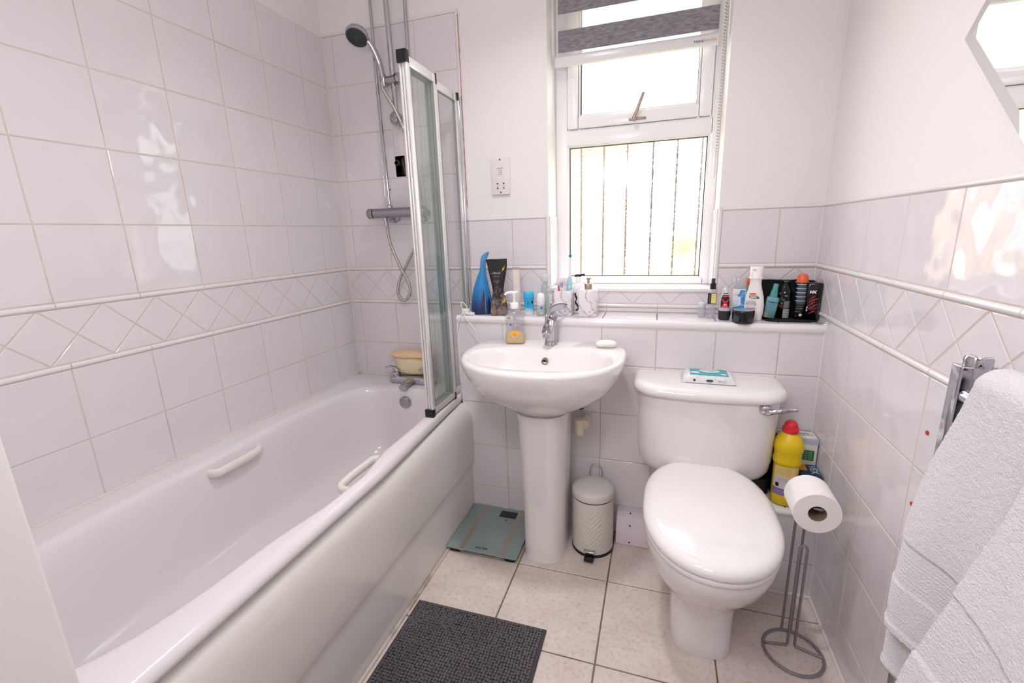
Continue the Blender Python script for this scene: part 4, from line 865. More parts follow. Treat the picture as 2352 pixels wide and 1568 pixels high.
def drape(nm, u0, u1, zt, hem0, hem1, xoff, bulge, seed, back=.42, cols=170, rows=420, thick=.012, spread=.0, bandz=(.13, .205), label=None):
    """towel layer: u along the rail (from far to near), runs up the back, over the rail and down the front"""
    rows_f = [];
    b = B(); rings = []
    tot = rows
    for i in range(cols+1):
        u = i/cols; y = u0+(u1-u0)*u
        hem = hem0+(hem1-hem0)*u; ft = zt-hem; bk = back; RA = .03; arc = RA*PI; L = bk+arc+ft; col = []
        for j in range(tot+1):
            s = L*j/tot
            if s < bk: x, z, nrm = RA, zt-RA-bk+s, Vector((1, 0, 0)); f = 0
            elif s < bk+arc:
                a = (s-bk)/RA; x, z, nrm = RA*math.cos(a), zt-RA+RA*math.sin(a), Vector((math.cos(a), 0, math.sin(a))); f = 0
            else:
                f = (s-bk-arc)/ft; x, z, nrm = -RA, zt-RA-(s-bk-arc)*(1-RA/ft), Vector((-1, 0, 0))
            k = f*f*(3-2*f) if f < 1 else 1
            wv = .027*math.sin(u*9+seed-f*1.6)+.015*math.sin(u*17+seed*2-f*2.2)+.012*noise.noise(Vector((u*4+seed, f*1.1, seed)))
            d = wv*k*1.25+bulge*k+.004*noise.noise(Vector((y*9, z*3, seed)))*min(1, f*3)
            h = s-(bk+arc); dist = ft-h
            inb = bandz[0] < dist < bandz[1] and f > 0
            if inb: d += -.003+.0007*math.sin(dist*1000)
            else:
                p = Vector((y, s, seed)); d += .0006*noise.noise(p*110)+.0011*noise.noise(p*320)
            if dist < .012 and f > 0: d += .003
            g_ = min(1, f*1.9); g_ = g_*(2-g_); yy = y+spread*g_*(1-u)+.006*noise.noise(Vector((z*9, seed, u*3)))
            c_ = Vector((x+xoff, yy+1.20, z))+nrm*d; col.append(c_)
        rings.append(col)
    n = tot+1; vs = [p for r in rings for p in r]; fs = [(i*n+j, i*n+j+1, (i+1)*n+j+1, (i+1)*n+j) for i in range(cols) for j in range(tot)]
    b.add(vs, fs); o = obj(nm, b, terry, tw, 180, weld=False)
    md = o.modifiers.new('thickness', 'SOLIDIFY'); md.thickness = thick; md.offset = -1
    if label: o['label'] = label
    return o
drape('inner_fold', -1.110, -1.50, 1.030, .60, .575, .035, .014, 1.3, spread=.035, bandz=(.085, .155))
drape('lower_fold', -1.105, -1.45, 1.008, .515, .50, .040, .010, 1.3, spread=.035, cols=70, rows=160)
drape('outer_fold', -1.255, -1.70, 1.050, .52, .36, .022, .050, 2.2, spread=.0, bandz=(.17, .27))
mi = thing('wall_mirror', 'diamond mirror without a frame high on the painted right wall', 'mirror', (W-.002, -1.10, 1.555))
mirm = mat('mirror_silver', '#f2f4f4', .01, 1); s_ = .407
b = B(); q0 = [(s_, 0), (0, s_), (-s_, 0), (0, -s_)]; ins = 1-.022/s_*1.414
b.add([(0, y, z) for y, z in q0]+[(-.0035, y, z) for y, z in q0]+[(-.006, y*ins, z*ins) for y, z in q0], [(0, 1, 2, 3)]+[(i, (i+1) % 4, 4+(i+1) % 4, 4+i) for i in range(4)]+[(4+i, 4+(i+1) % 4, 8+(i+1) % 4, 8+i) for i in range(4)]+[(8, 9, 10, 11)]); obj('mirror_glass', b, mirm, mi, 0)
so2 = thing('shaver_socket', 'white shaver socket plate on the painted wall left of the window', 'socket', (.806, -.001, 1.459))
b = B(); b.box(-.040, -.009, -.0735, .040, 0, .0735, .003, 3); pl = obj('face_plate', b, mat('socket_plastic', '#ebe5e3', .3), so2)
b = B()
for z in (.064, -.064): b = B(); b.cyl((0, -.0085, z), (0, -.0098, z), .0036, 12); obj('screw', b, mat('screw_metal', '#6f6a66', .4, .6), so2)
b = B()
for x in (-.0135, .0135):
    for z in (-.047, -.029): b.cyl((x, -.0085, z), (x, -.0094, z), .0034, 12)
obj('pin_hole', b, mat('socket_hole', '#2a2624', .6), so2)
icons = mat('grey_icons2', '#6d6870', .5)
decal('lettering', so2, pl, [text_polys('SHAVERS', .0062, 0, .030, .0001), text_polys('ONLY', .0055, 0, .006, .0001), text_polys('115V', .005, -.0135, -.038), text_polys('230V', .005, .0135, -.038)], icons)
ring2 = lambda cx, cz, r: [shape_polys([(cx+r*math.cos(a), cz+r*math.sin(a)), (cx+r*math.cos(a+.4), cz+r*math.sin(a+.4)), (cx+(r-.0014)*math.cos(a+.4), cz+(r-.0014)*math.sin(a+.4)), (cx+(r-.0014)*math.cos(a), cz+(r-.0014)*math.sin(a))]) for a in [k*.4 for k in range(16)]]
decal('print', so2, pl, ring2(0, .019, .0062)+[shape_polys(rect(.004, .010, .0056, .017))], icons)

# ------------------------------------------------------------------ things on the tiled ledge
LG = BZ+.0003
def Tz(name, label, cat, x, y, rz=0, group=None, z=LG): return thing(name, label, cat, (x, y, z), rz, group)
# charger with white cables
ch = Tz('charger_plug', 'white charger with tangled white cables at the left end of the ledge', 'charger', .684, -.156)
b = B(); b.box(-.018, -.010, 0, .014, .014, .026, .004, 3); b.lathe([(.018, 0), (.020, .003), (.019, .008), (.010, .011), (.001, .0115)], 28, Matrix.Translation((.024, .004, 0)) @ Matrix.Diagonal((.7, .7, 1, 1))); obj('plug_body', b, whitep, ch)
def cable(pts, r=.0019): 
    b = B(); b.tube(spline(pts, 8), r, 8); obj('cable', b, whitep, ch, 80)
cable([(-.01, -.012, .02), (-.014, -.016, .045), (-.010, -.01, .055), (.008, -.008, .03), (.0, -.012, .012), (.02, -.012, .004), (.034, -.010, .004)])
cable([(-.008, -.014, .012), (-.014, -.026, .0), (-.021, -.031, -.02), (-.028, -.034, -.05), (-.031, -.034, -.075)])
cable([(-.005, -.014, .012), (.004, -.028, .0), (.03, -.034, -.03), (.055, -.033, -.065), (.06, -.030, -.095), (.075, -.029, -.118)])
cable([(-.028, -.034, -.16), (.0, -.033, -.150), (.05, -.032, -.153), (.085, -.032, -.168), (.10, -.029, -.20)], .0014)
# refill pouches
bp_ = Tz('refill_pouch', 'blue refill pouch with twisted top and dark fir tree print on the ledge', 'pouch', .740, -.112, .25, 'refill pouches on the ledge')
blue = ramp_mat('blue_pouch_print', [(0, '#12244c'), (.15, '#17477f'), (.4, '#2a86c4'), (.62, '#2f8fcd'), (.85, '#5a93c8'), (1, '#3f7fbb')], 2, 3.7, -.06, .35, .12, 14)
b = bottle([(0, .040, .028, 3), (.004, .047, .036, 2.8), (.03, .046, .035, 2.4), (.07, .041, .028, 2.2), (.11, .032, .022, 2.1), (.15, .022, .017, 2, .004), (.18, .0135, .015, 2, .008), (.205, .011, .015, 2, .012), (.225, .012, .014, 2, .015), (.24, .013, .010, 2, .021), (.25, .009, .005, 2, .030), (.254, .004, .003, 2, .036)], 48)
for v in b.bm.verts: v.co += noise.noise_vector(v.co*28)*.003*min(1, v.co.z*20)
po = obj('pouch', b, blue, bp_, 80)
navy = mat('navy_tree_print', '#14224a', .4); tr_ = []
for cx, s in ((.012, 1.0), (.032, .7), (-.018, .35)):
    for k in range(6): z = .004+.085*s*k/6; wd = .026*s*(1-k/6.5); tr_.append(shape_polys([(cx-wd, z), (cx+wd, z), (cx+.001, z+.026*s)]))
decal('print', bp_, po, tr_, navy)
b = B(); b.tube([(.019, -.0345, .004), (.019, -.0335, .04), (.0165, -.026, .09), (.015, -.022, .12)], .0016, 8); obj('seam', b, mat('pale_blue_seam', '#4aa3dc', .3), bp_)
dk = Tz('refill_pouch', 'black floral refill pouch with flared top beside the blue pouch', 'pouch', .822, -.132, .30, 'refill pouches on the ledge')
flor = mat('dark_floral_print', '#0d0b10', .42, var=(26, '#17131a', .45, .6))
nt = flor.node_tree; bs = nt.nodes['Principled BSDF']; tcn = nt.nodes.new('ShaderNodeTexCoord'); n3 = nt.nodes.new('ShaderNodeTexNoise'); n3.inputs['Scale'].default_value = 34; n3.inputs['Detail'].default_value = 8; n3.inputs['Roughness'].default_value = .75
sp_ = nt.nodes.new('ShaderNodeSeparateXYZ'); nt.links.new(tcn.outputs['Object'], sp_.inputs[0]); nt.links.new(tcn.outputs['Object'], n3.inputs['Vector'])
ma_ = nt.nodes.new('ShaderNodeMath'); ma_.operation = 'MULTIPLY_ADD'; ma_.inputs[1].default_value = -1.5; nt.links.new(sp_.outputs[2], ma_.inputs[0]); nt.links.new(n3.outputs['Fac'], ma_.inputs[2])
cr_ = nt.nodes.new('ShaderNodeValToRGB'); e = cr_.color_ramp.elements; e[0].position = .30; e[0].color = lin('#0b090d'); e[1].position = .47; e[1].color = lin('#8d7c74'); e.new(.36).color = lin('#2a2028')
nt.links.new(ma_.outputs[0], cr_.inputs[0]); nt.links.new(cr_.outputs[0], bs.inputs['Base Color'])
b = bottle([(0, .031, .024, 3), (.005, .037, .028, 2.6), (.04, .034, .026, 2.4), (.08, .027, .021, 2.2), (.105, .0225, .017, 2.1), (.13, .0265, .013, 2.1), (.17, .036, .008, 2.2), (.205, .0415, .004, 2.4, -.001), (.228, .0445, .0022, 2.6, -.003)], 48)
for v in b.bm.verts:
    v.co += noise.noise_vector(v.co*26)*.003*min(1, v.co.z*20); a_ = v.co.z*1.4
    x, y = v.co.x, v.co.y; v.co.x, v.co.y = x*math.cos(a_)-y*math.sin(a_), x*math.sin(a_)+y*math.cos(a_)
    v.co.z += .03*(v.co.x)*max(0, v.co.z-.15)*9*.8
po2 = obj('pouch', b, flor, dk, 80)
gold = mat('gold_leaf_print', '#d9a43b', .4)
decal('print', dk, po2, [shape_polys([(.018, .178), (.026, .185), (.032, .205), (.028, .196), (.020, .19)]), shape_polys([(.012, .046), (.028, .055), (.031, .075), (.022, .068), (.02, .06)]), shape_polys([(-.031, .005), (-.026, .02), (-.03, .03)])], gold, fine=.004)
decal('lettering', dk, po2, [text_polys('floral', .014, -.004, .172, .0002, shear=.3), text_polys('bath salts', .006, -.004, .158), text_polys('relaxing', .005, -.006, .138)], mat('silver_print', '#9c95a0', .5))
# squeeze tube, small bottles
tu = Tz('squeeze_tube', 'plain beige squeeze tube standing on its cap behind the pump bottle', 'tube', .893, -.112, .3)
b = bottle([(0, .016, .016, 2), (.022, .0165, .0165, 2)], 32); obj('tube_cap', b, mat('beige_cap', '#d9cec8', .35), tu, 40)
b = bottle([(.022, .0175, .0175, 2), (.03, .018, .018, 2), (.08, .0172, .015, 2.1), (.14, .0155, .009, 2.3), (.182, .0148, .0018, 3), (.192, .0148, .0012, 3)], 40); tb2 = obj('tube_body', b, mat('beige_tube', '#dcd0cb', .3), tu, 60)
b = B(); b.box(-.0149, -.0018, .182, .0149, .0018, .1935, .0006); o = obj('crimp', b, mat('taupe_crimp', '#b3a49f', .4), tu)
tv = Tz('powder_bottle', 'small turquoise bottle fading to white with flat cap on the left ledge', 'bottle', .947, -.118, .25)
m_ = ramp_mat('turquoise_print', [(0, '#f2efec'), (.22, '#e9eef0'), (.5, '#38b4de'), (1, '#2aa5d6')], 2, 14, -.05, .3, .25, 40)
tvb = obj('bottle_body', bottle([(0, .017, .012, 2.6), (.003, .0195, .014, 2.6), (.03, .0205, .0145, 2.6), (.05, .0185, .0135, 2.5), (.066, .021, .015, 2.5), (.073, .0205, .0145, 2.5)], 36), m_, tv, 60)
obj('bottle_cap', bottle([(.072, .0215, .0155, 2.6), (.074, .022, .016, 2.6), (.092, .0215, .0155, 2.6), (.095, .0195, .0135, 2.6)], 36), mat('sky_cap', '#35b3e0', .3), tv, 40)
decal('lettering', tv, tvb, [text_polys('SURE', .012, -.003, .045, .0002, rot=PI/2), text_polys('soft powder', .0045, .006, .04, 0, rot=PI/2)], mat('print_blue2', '#2a6fb0', .5)); decal('print', tv, tvb, [shape_polys(ell(.014, .052, .004, .006))], ink)
rn = Tz('roll_on_deodorant', 'roll-on deodorant with domed white cap and glass base left of the tumbler', 'deodorant', .9985, -.125, .25, 'roll-on deodorants on the ledge')
rnb = obj('glass_base', bottle([(0, .015, .015, 2), (.003, .0175, .0175, 2), (.04, .0175, .0175, 2), (.046, .0155, .0155, 2)], 36), mat('grey_green_glass2', '#b4c3be', .08, coat=.5), rn, 50)
obj('dome_cap', bottle([(.044, .0165, .0165, 2), (.046, .0172, .0172, 2), (.068, .0172, .0172, 2), (.082, .015, .015, 2), (.089, .010, .010, 2), (.092, .003, .003, 2)], 36), mat('white_cap', '#f2eff0', .25), rn, 60)
o = decal('label', rn, rnb, [shape_polys(ell(.003, .033, .0052, .0052))], mat('blue_dot', '#1f3f9c', .4)); o['label'] = 'round blue emblem'; decal('lettering', o, rnb, [text_polys('NIVEA', .0026, .003, .033, .0001)], inkw, .001); decal('print', rn, rnb, [shape_polys(ell(.004, .012, .005, .004))], mat('pale_yellow', '#e4d79b', .5))
c1 = Tz('clear_bottle', 'tall clear bottle with translucent white cap behind the roll-on', 'bottle', 1.0075, -.078, .2, 'clear bottles by the tumbler')
obj('bottle_body', bottle([(0, .016, .016, 2), (.003, .0185, .0185, 2), (.11, .0185, .0185, 2), (.122, .014, .014, 2), (.128, .011, .011, 2), (.135, .011, .011, 2)], 36), clear_mat('clear_pet', '#eef1f2', opac=.15, opcol='#e5e9ec', rough=.05), c1, 60)
obj('bottle_cap', bottle([(.132, .0155, .0155, 2), (.134, .0165, .0165, 2), (.163, .0165, .0165, 2), (.166, .015, .015, 2)], 36), milky, c1, 40)
c2 = Tz('clear_bottle', 'short clear bottle with barcode label squeezed against the marble tumbler', 'bottle', 1.0305, -.112, .1, 'clear bottles by the tumbler')
c2b = obj('bottle_body', bottle([(0, .013, .011, 3), (.003, .0155, .0125, 3), (.085, .0155, .0125, 3), (.093, .010, .009, 2.4), (.096, .008, .008, 2)], 36), clear_mat('clear_pet2', '#e9efee', opac=.3, opcol='#dfe6e6', rough=.05), c2, 60)
obj('bottle_cap', bottle([(.096, .0095, .0095, 2), (.108, .009, .009, 2)], 28), milky, c2, 40)
o = decal('label', c2, c2b, [shape_polys(rect(.002, .03, .0145, .084))], mat('white_card', '#ece7e2')); decal('print', o, c2b, [shape_polys(rect(.0035+.0011*k, .033, .004+.0011*k, .050)) for k in range(9)], ink, .001, fine=.02); decal('lettering', o, c2b, [text_polys('mouth rinse', .0026, .008, .078-.004*k) for k in range(6)], ink, .001)
# marble tumbler, toothpaste, toothbrush
marble = mat('grey_marble', '#ebe4e6', .18, var=(16, '#e9e2e6', .3, .7))
nt = marble.node_tree; bs = nt.nodes['Principled BSDF']; tcn = nt.nodes.new('ShaderNodeTexCoord'); mp_ = nt.nodes.new('ShaderNodeMapping'); mp_.inputs['Scale'].default_value = (1, 1, .45); mp_.inputs['Rotation'].default_value = (0, .25, 0)
n4 = nt.nodes.new('ShaderNodeTexNoise'); n4.inputs['Scale'].default_value = 9; n4.inputs['Detail'].default_value = 5; n4.inputs['Distortion'].default_value = 1.2; nt.links.new(tcn.outputs['Object'], mp_.inputs[0]); nt.links.new(mp_.outputs[0], n4.inputs['Vector'])
cr_ = nt.nodes.new('ShaderNodeValToRGB'); e = cr_.color_ramp.elements; e[0].position = .36; e[0].color = lin('#ece6e8'); e[1].position = .56; e[1].color = lin('#ded8dc'); e.new(.455).color = lin('#e9e3e6'); e.new(.475).color = lin('#a39ba1'); e.new(.49).color = lin('#e4dee2')
nt.links.new(n4.outputs['Fac'], cr_.inputs[0]); nt.links.new(cr_.outputs[0], bs.inputs['Base Color'])
tm = Tz('toothbrush_tumbler', 'square marble-effect tumbler on the ledge behind the basin tap', 'tumbler', 1.088, -.098, .02)
b = B(); hw = .0345
def sq(h, z, r=.004): return [Vector((p[0], p[1], z)) for p in [(sx*(h-r)+r*math.cos(a), sy*(h-r)+r*math.sin(a)) for sx, sy, a0 in ((1, 1, 0), (-1, 1, PI/2), (-1, -1, PI), (1, -1, 3*PI/2)) for a in [a0+PI/2*k/4 for k in range(5)]]]
b.loft([sq(hw-.002, 0), sq(hw, .002), sq(hw, .098), sq(hw-.001, .1), sq(hw-.006, .1), sq(hw-.007, .098), sq(hw-.007, .006)]); obj('tumbler', b, marble, tm, 40)
tp_ = thing('toothpaste_tube', 'white and red toothpaste tube with silver rays standing in the marble tumbler', 'toothpaste', (1.080, -.094, LG+.0075), .15)
tpb = obj('tube_body', bottle([(.016, .012, .0095, 2), (.03, .0145, .011, 2), (.08, .018, .0075, 2.2), (.12, .0205, .003, 2.6), (.139, .0212, .0012, 3)], 40), mat('toothpaste_white', '#ede5e6', .3), tp_, 60)
obj('tube_cap', bottle([(0, .0095, .009, 2), (.016, .0095, .009, 2)], 24), mat('red_tube_cap', '#d8352e', .35), tp_, 40)
rays = []
for k in range(9):
    a = .15+k*.35; c_, s_2 = math.cos(a), math.sin(a); c2_, s2_ = math.cos(a+.13), math.sin(a+.13); r0, r1 = .012, .031
    rays.append(shape_polys([(p[0]*.62, .108+p[1]*.75) for p in ((r0*c_, r0*s_2), (r1*c_, r1*s_2), (r1*c2_, r1*s2_), (r0*c2_, r0*s2_))]))
decal('print', tp_, tpb, rays, mat('silver_rays', '#b9b5bd', .3)); decal('lettering', tp_, tpb, [text_polys('Pure', .012, -.007, .112, .0002, rot=PI/2, sx=.8), text_polys('white', .011, -.0, .112, .0002, rot=PI/2, sx=.8)], mat('blue_print', '#2f56a8')); o = decal('print', tp_, tpb, [shape_polys([(-.0165, .085), (-.016, .118), (-.010, .10), (-.006, .085)])], mat('red_print', '#dc3b36', .4))
tbh = thing('electric_toothbrush', 'pale blue electric toothbrush with white shaft leaning in the marble tumbler', 'toothbrush', (1.106, -.090, LG+.007), .1)
Mx = Matrix.Rotation(.03, 4, 'Y')
b = bottle([(0, .010, .010, 2), (.005, .0115, .0115, 2), (.09, .0115, .0118, 2), (.115, .0112, .0115, 2), (.135, .0085, .009, 2), (.146, .0055, .006, 2)], 28); obj('brush_handle', b, mat('pale_blue_handle', '#a9d5e6', .35), tbh, 60, Mx)
b = bottle([(.144, .0052, .0056, 2), (.165, .0036, .004, 2), (.215, .0026, .003, 2), (.222, .003, .0034, 2)], 20); hd_ = obj('brush_neck', b, mat('white_cap', '#f2eff0'), tbh, 60, Mx)
b = B(); b.lathe([(.0045, 0), (.006, .002), (.006, .009), (.002, .0095)], 20, Mx @ Matrix.Translation((0, .003, .226)) @ Matrix.Rotation(PI/2, 4, 'X')); obj('brush_head', b, mat('teal_bristles', '#1f7d80', .6), tbh)
b = B(); b.sphere((.0, -.0112, .105), .004, .0015, .004, 8, None); obj('button', b, mat('white_cap', '#f2eff0'), tbh, 60, Mx)
# white pump bottle with black print, marble dispenser
wpz = Tz('pump_bottle', 'white bottle with black pump and black swirl print between the marble pieces', 'pump bottle', 1.137, -.045, .1)
wpb = obj('bottle_body', bottle([(0, .020, .016, 4), (.003, .023, .019, 4), (.10, .023, .019, 4), (.118, .019, .016, 3), (.122, .0115, .0115, 2)], 40), mat('white_bottle', '#f1eeee', .3), wpz, 60)
b = bottle([(.120, .011, .011, 2), (.146, .010, .010, 2), (.150, .006, .006, 2)], 24); obj('pump_neck', b, mat('white_cap', '#f2eff0'), wpz, 50)
b = B(); b.box(-.011, -.009, .148, .011, .009, .158, .003); b.tube([(.008, -.002, .154), (.026, -.010, .157)], [.0048, .004], 10); b.tube([(-.008, 0, .152), (-.016, .0, .150)], [.005, .004], 10); obj('pump_head', b, black, wpz)
S_ = spline([(-.009, .085, 0), (-.0125, .080, 0), (-.009, .070, 0), (-.006, .062, 0), (-.009, .052, 0), (-.010, .044, 0), (-.004, .036, 0), (.0, .028, 0), (-.001, .018, 0), (-.009, .013, 0)], 5)
sw = []
for i in range(len(S_)-1):
    p, q = S_[i], S_[i+1]; t = (q-p).normalized(); wd = .0016+.0022*abs(math.sin(i*.17)); nn = Vector((-t.y, t.x, 0))*wd; t *= .0006
    sw.append(shape_polys([(p.x-nn.x-t.x, p.y-nn.y-t.y), (q.x-nn.x+t.x, q.y-nn.y+t.y), (q.x+nn.x+t.x, q.y+nn.y+t.y), (p.x+nn.x-t.x, p.y+nn.y-t.y)]))
decal('print', wpz, wpb, sw, ink)
dp = Tz('soap_dispenser', 'square marble-effect soap dispenser with brushed metal pump on the ledge', 'soap dispenser', 1.186, -.104, .03)
b = B(); b.loft([sq(.032, 0), sq(.034, .002), sq(.034, .104), sq(.033, .106)]); obj('dispenser_body', b, marble, dp, 40)
b = B(); b.lathe([(.0155, .106), (.0155, .125), (.0145, .127), (.005, .128), (.0045, .142), (.0075, .143), (.0078, .149), (.006, .150)], 28); b.tube([(0, 0, .146), (.004, .02, .147), (.006, .03, .143)], [.004, .0035, .003], 10); obj('pump', b, mat('brushed_nickel', '#b8ab9b', .3, .9), dp, 50)
# right-hand group
cj = Tz('cream_jar', 'small clear cosmetic jar with silver lid at the right end of the window sill', 'jar', 1.603, -.076, .1)
obj('jar_body', bottle([(0, .010, .010, 2.6), (.002, .0125, .0125, 2.6), (.036, .0125, .0125, 2.6), (.04, .011, .011, 2.2)], 28), clear_mat('jar_glass', '#e8ebee', opac=.35, opcol='#dfe3e8', rough=.08), cj, 50)
obj('jar_lid', bottle([(.039, .0125, .0125, 2.4), (.041, .0132, .0132, 2.4), (.052, .0132, .0132, 2.4), (.054, .012, .012, 2.4)], 28), mat('frosted_lid', '#d7dade', .3, .3), cj, 40)
spb = Tz('spray_bottle', 'clear square spray bottle with black cap and black and yellow label', 'spray bottle', 1.6335, -.098, -.1)
sb_b = obj('bottle_body', bottle([(0, .0145, .0115, 5), (.002, .0165, .0135, 5), (.098, .0165, .0135, 5), (.104, .0145, .012, 4), (.108, .008, .008, 2), (.112, .008, .008, 2)], 40), clear_mat('lavender_clear', '#f2f0f6', opac=.18, opcol='#e9e6f0', rough=.05), spb, 60)
obj('spray_collar', bottle([(.108, .0095, .0095, 2), (.110, .0098, .0098, 2), (.128, .0098, .0098, 2), (.130, .007, .007, 2)], 24), black, spb, 40); obj('spray_head', bottle([(.130, .0065, .0065, 2), (.143, .0068, .0068, 2), (.146, .0055, .0055, 2)], 20), mat('charcoal_plastic', '#2f3036', .35), spb, 40)
b = B(); b.cyl((.003, 0, .01), (0, 0, .112), .0016, 8); obj('dip_tube', b, milky, spb)
o = decal('label', spb, sb_b, [shape_polys(rect(-.0145, .055, .0145, .094))], mat('black_label', '#15140f', .4)); decal('print', o, sb_b, [shape_polys(rect(-.003, .057, .0132, .092))], mat('cream_yellow', '#e9dc8e', .4), .0009); decal('lettering', o, sb_b, [text_polys('snail 96', .004, .005, .086), text_polys('power', .004, .005, .079), text_polys('essence', .0034, .005, .073)], mat('brown_print', '#8a7a55'), .0013); decal('lettering', o, sb_b, [text_polys('mucin essence', .0048, -.0085, .0745, 0, rot=PI/2)], mat('gold_print', '#cfa24a'), .0009)
rd2 = Tz('roll_on_deodorant', 'grey roll-on deodorant with black base and red cross label on the right ledge', 'deodorant', 1.675, -.118, -.12, 'roll-on deodorants on the ledge')
obj('black_base', bottle([(0, .014, .012, 2.4), (.003, .0185, .0155, 2.4), (.02, .0205, .017, 2.4), (.034, .0205, .017, 2.4)], 36), mat('charcoal_base', '#26272c', .4), rd2, 60)
rdb = obj('deodorant_body', bottle([(.034, .0203, .0168, 2.4), (.05, .0195, .016, 2.3), (.08, .0165, .0135, 2.2), (.10, .0125, .0105, 2.1), (.112, .008, .007, 2), (.116, .003, .003, 2)], 36), mat('silver_grey', '#c8c6c8', .3, .2), rd2, 60)
decal('print', rd2, rdb, [shape_polys([(-.014, .046), (.014, .046), (.0145, .066), (.011, .085), (.006, .098), (-.006, .098), (-.011, .085), (-.0145, .066)])], mat('black_label', '#15140f'))
decal('print', rd2, rdb, [shape_polys([(-.0135, .046), (.0135, .046), (.004, .062), (.0145, .076), (.0138, .080), (0, .066), (-.0138, .080), (-.0145, .076), (-.004, .062)]), shape_polys([(-.010, .084), (.010, .084), (.009, .0875), (-.009, .0875)])], mat('red_label', '#d8263a', .4), .0009); decal('lettering', rd2, rdb, [text_polys('INVISIBLE', .004, 0, .0925, .0002), text_polys('48H', .0055, 0, .0565, .0002), text_polys('protect', .0035, 0, .0505)], inkw, .0013)
ds = Tz('deodorant_stick', 'white and blue deodorant stick with clear cap behind the black jar', 'deodorant', 1.722, -.098, -.15)
dsb = obj('stick_body', bottle([(0, .018, .012, 3), (.002, .0205, .0145, 3), (.11, .0205, .0145, 3)], 36), mat('white_bottle', '#f1eeee'), ds, 60); obj('stick_cap', bottle([(.110, .0205, .0145, 3), (.112, .0212, .0152, 3), (.147, .0205, .0148, 3), (.150, .0185, .013, 3)], 36), clear_mat('clear_cap', '#eeeef0', opac=.35, opcol='#dcdce0', rough=.08), ds, 50)
wm = mat('blue_watercolour', '#e9edf3', .35, var=(38, '#2b82cc', .46, .58)); decal('print', ds, dsb, [shape_polys([(.002, .106), (.0185, .106), (.0185, .02), (.012, .028), (.006, .022), (0, .030), (-.008, .026), (-.0185, .034), (-.0185, .044), (.004, .05), (.004, .08), (-.006, .086), (.0, .096)]), shape_polys(rect(-.0185, .0, .0185, .014))], mat('strong_blue', '#3a8fd4', .35, var=(60, '#bcd9f0', .5, .75)))
decal('print', ds, dsb, [shape_polys(rect(-.0165, .054, .006, .076))], mat('pale_blue_panel', '#dfeaf4', .4), .0009); decal('lettering', ds, dsb, [text_polys('natural', .0055, -.007, .090, 0), text_polys('coconut', .005, -.005, .068), text_polys('rain', .005, -.005, .060), text_polys('75 ml', .0035, -.008, .018)], mat('slate_print', '#6d7f94', .5), .0014)
hb2 = Tz('spray_bottle', 'teal bottle with orange cap half hidden behind the white lotion bottle', 'spray bottle', 1.752, -.052, -.1)
obj('bottle_body', bottle([(0, .018, .016, 2), (.003, .02, .018, 2), (.105, .02, .018, 2), (.115, .014, .013, 2)], 28), mat('teal_bottle', '#2e97ad', .3), hb2, 60); obj('bottle_cap', bottle([(.113, .0135, .0135, 2), (.128, .0135, .0135, 2), (.138, .010, .010, 2), (.143, .004, .004, 2)], 28), mat('coral_cap', '#e5684a', .35), hb2, 50)
lo = Tz('lotion_bottle', 'white lotion bottle with flip cap behind the black jar', 'lotion bottle', 1.769, -.105, -.17)
lob = obj('bottle_body', bottle([(0, .026, .017, 2.6), (.003, .0285, .0195, 2.6), (.03, .0315, .021, 2.5), (.055, .0325, .021, 2.4), (.085, .029, .0195, 2.3), (.11, .022, .017, 2.2), (.128, .0185, .0155, 2.1), (.14, .0185, .0155, 2.1), (.148, .0205, .0165, 2.1)], 44), mat('cream_white', '#f6f0ef', .25), lo, 60)
b = bottle([(.147, .0225, .0175, 2.3), (.150, .0225, .0175, 2.3), (.152, .0198, .0162, 2.3), (.185, .0206, .0166, 2.3), (.188, .019, .015, 2.3)], 40); lcap = obj('flip_cap', b, mat('cream_white', '#f6f0ef'), lo, 40); decal('thumb_notch', lcap, lcap, [shape_polys([(-.012, .180), (.0, .180), (.0, .176), (-.002, .173), (-.006, .1715), (-.010, .173), (-.012, .176)])], mat('notch_shadow', '#ddd5d3', .4))
decal('print', lo, lob, [shape_polys(ell(-.0055, .0945, .0115, .0035))], mat('coral_print', '#e4603f', .4)); o = decal('print', lo, lob, [shape_polys([(-.018, .0905), (.012, .0895), (.0155, .078), (-.012, .0795), (-.0165, .083)])], mat('cocoa_print', '#3b2724', .4))
decal('lettering', o, lob, [text_polys('COCOA BUTTER', .0042, -.0015, .087, .0003), text_polys('FORMULA', .0045, -.0015, .0822, .0003)], inkw, .001); decal('lettering', lo, lob, [text_polys('SOFTENS', .0105, -.0085, .065, 0, sx=.72), text_polys('SMOOTHES', .0092, -.0085, .0575, 0, sx=.72), text_polys('with Vitamin E', .0038, -.006, .0748)], mat('plum_print', '#5e5564', .5)); decal('lettering', lo, lob, [text_polys('relieves dry skin', .004, -.009, .0515), text_polys('24 hour moisture', .004, -.009, .0475)], mat('coral_print', '#e4603f')); decal('print', lo, lob, [shape_polys(rect(-.025, .042, .008, .0442))], mat('violet_print', '#6a4a9a', .4))
bj = Tz('hair_wax_jar', 'short round black jar with bluish lid at the front of the right ledge', 'jar', 1.731, -.152, -.1)
bjb = obj('jar_body', bottle([(0, .033, .033, 2), (.002, .0345, .0345, 2), (.026, .0345, .0345, 2)], 48), mat('gloss_black', '#08080a', .12), bj, 50); obj('jar_lid', bottle([(.026, .0352, .0352, 2), (.028, .0355, .0355, 2), (.040, .0355, .0355, 2), (.0425, .034, .034, 2)], 48), mat('gloss_black', '#08080a'), bj, 40); b = B(); b.lathe([(.032, .0425), (.032, .0431)], 40); o = obj('lid_sticker', b, mat('blue_grey_sticker', '#8596a8', .3), bj); o['label'] = 'blue-grey lid sticker'
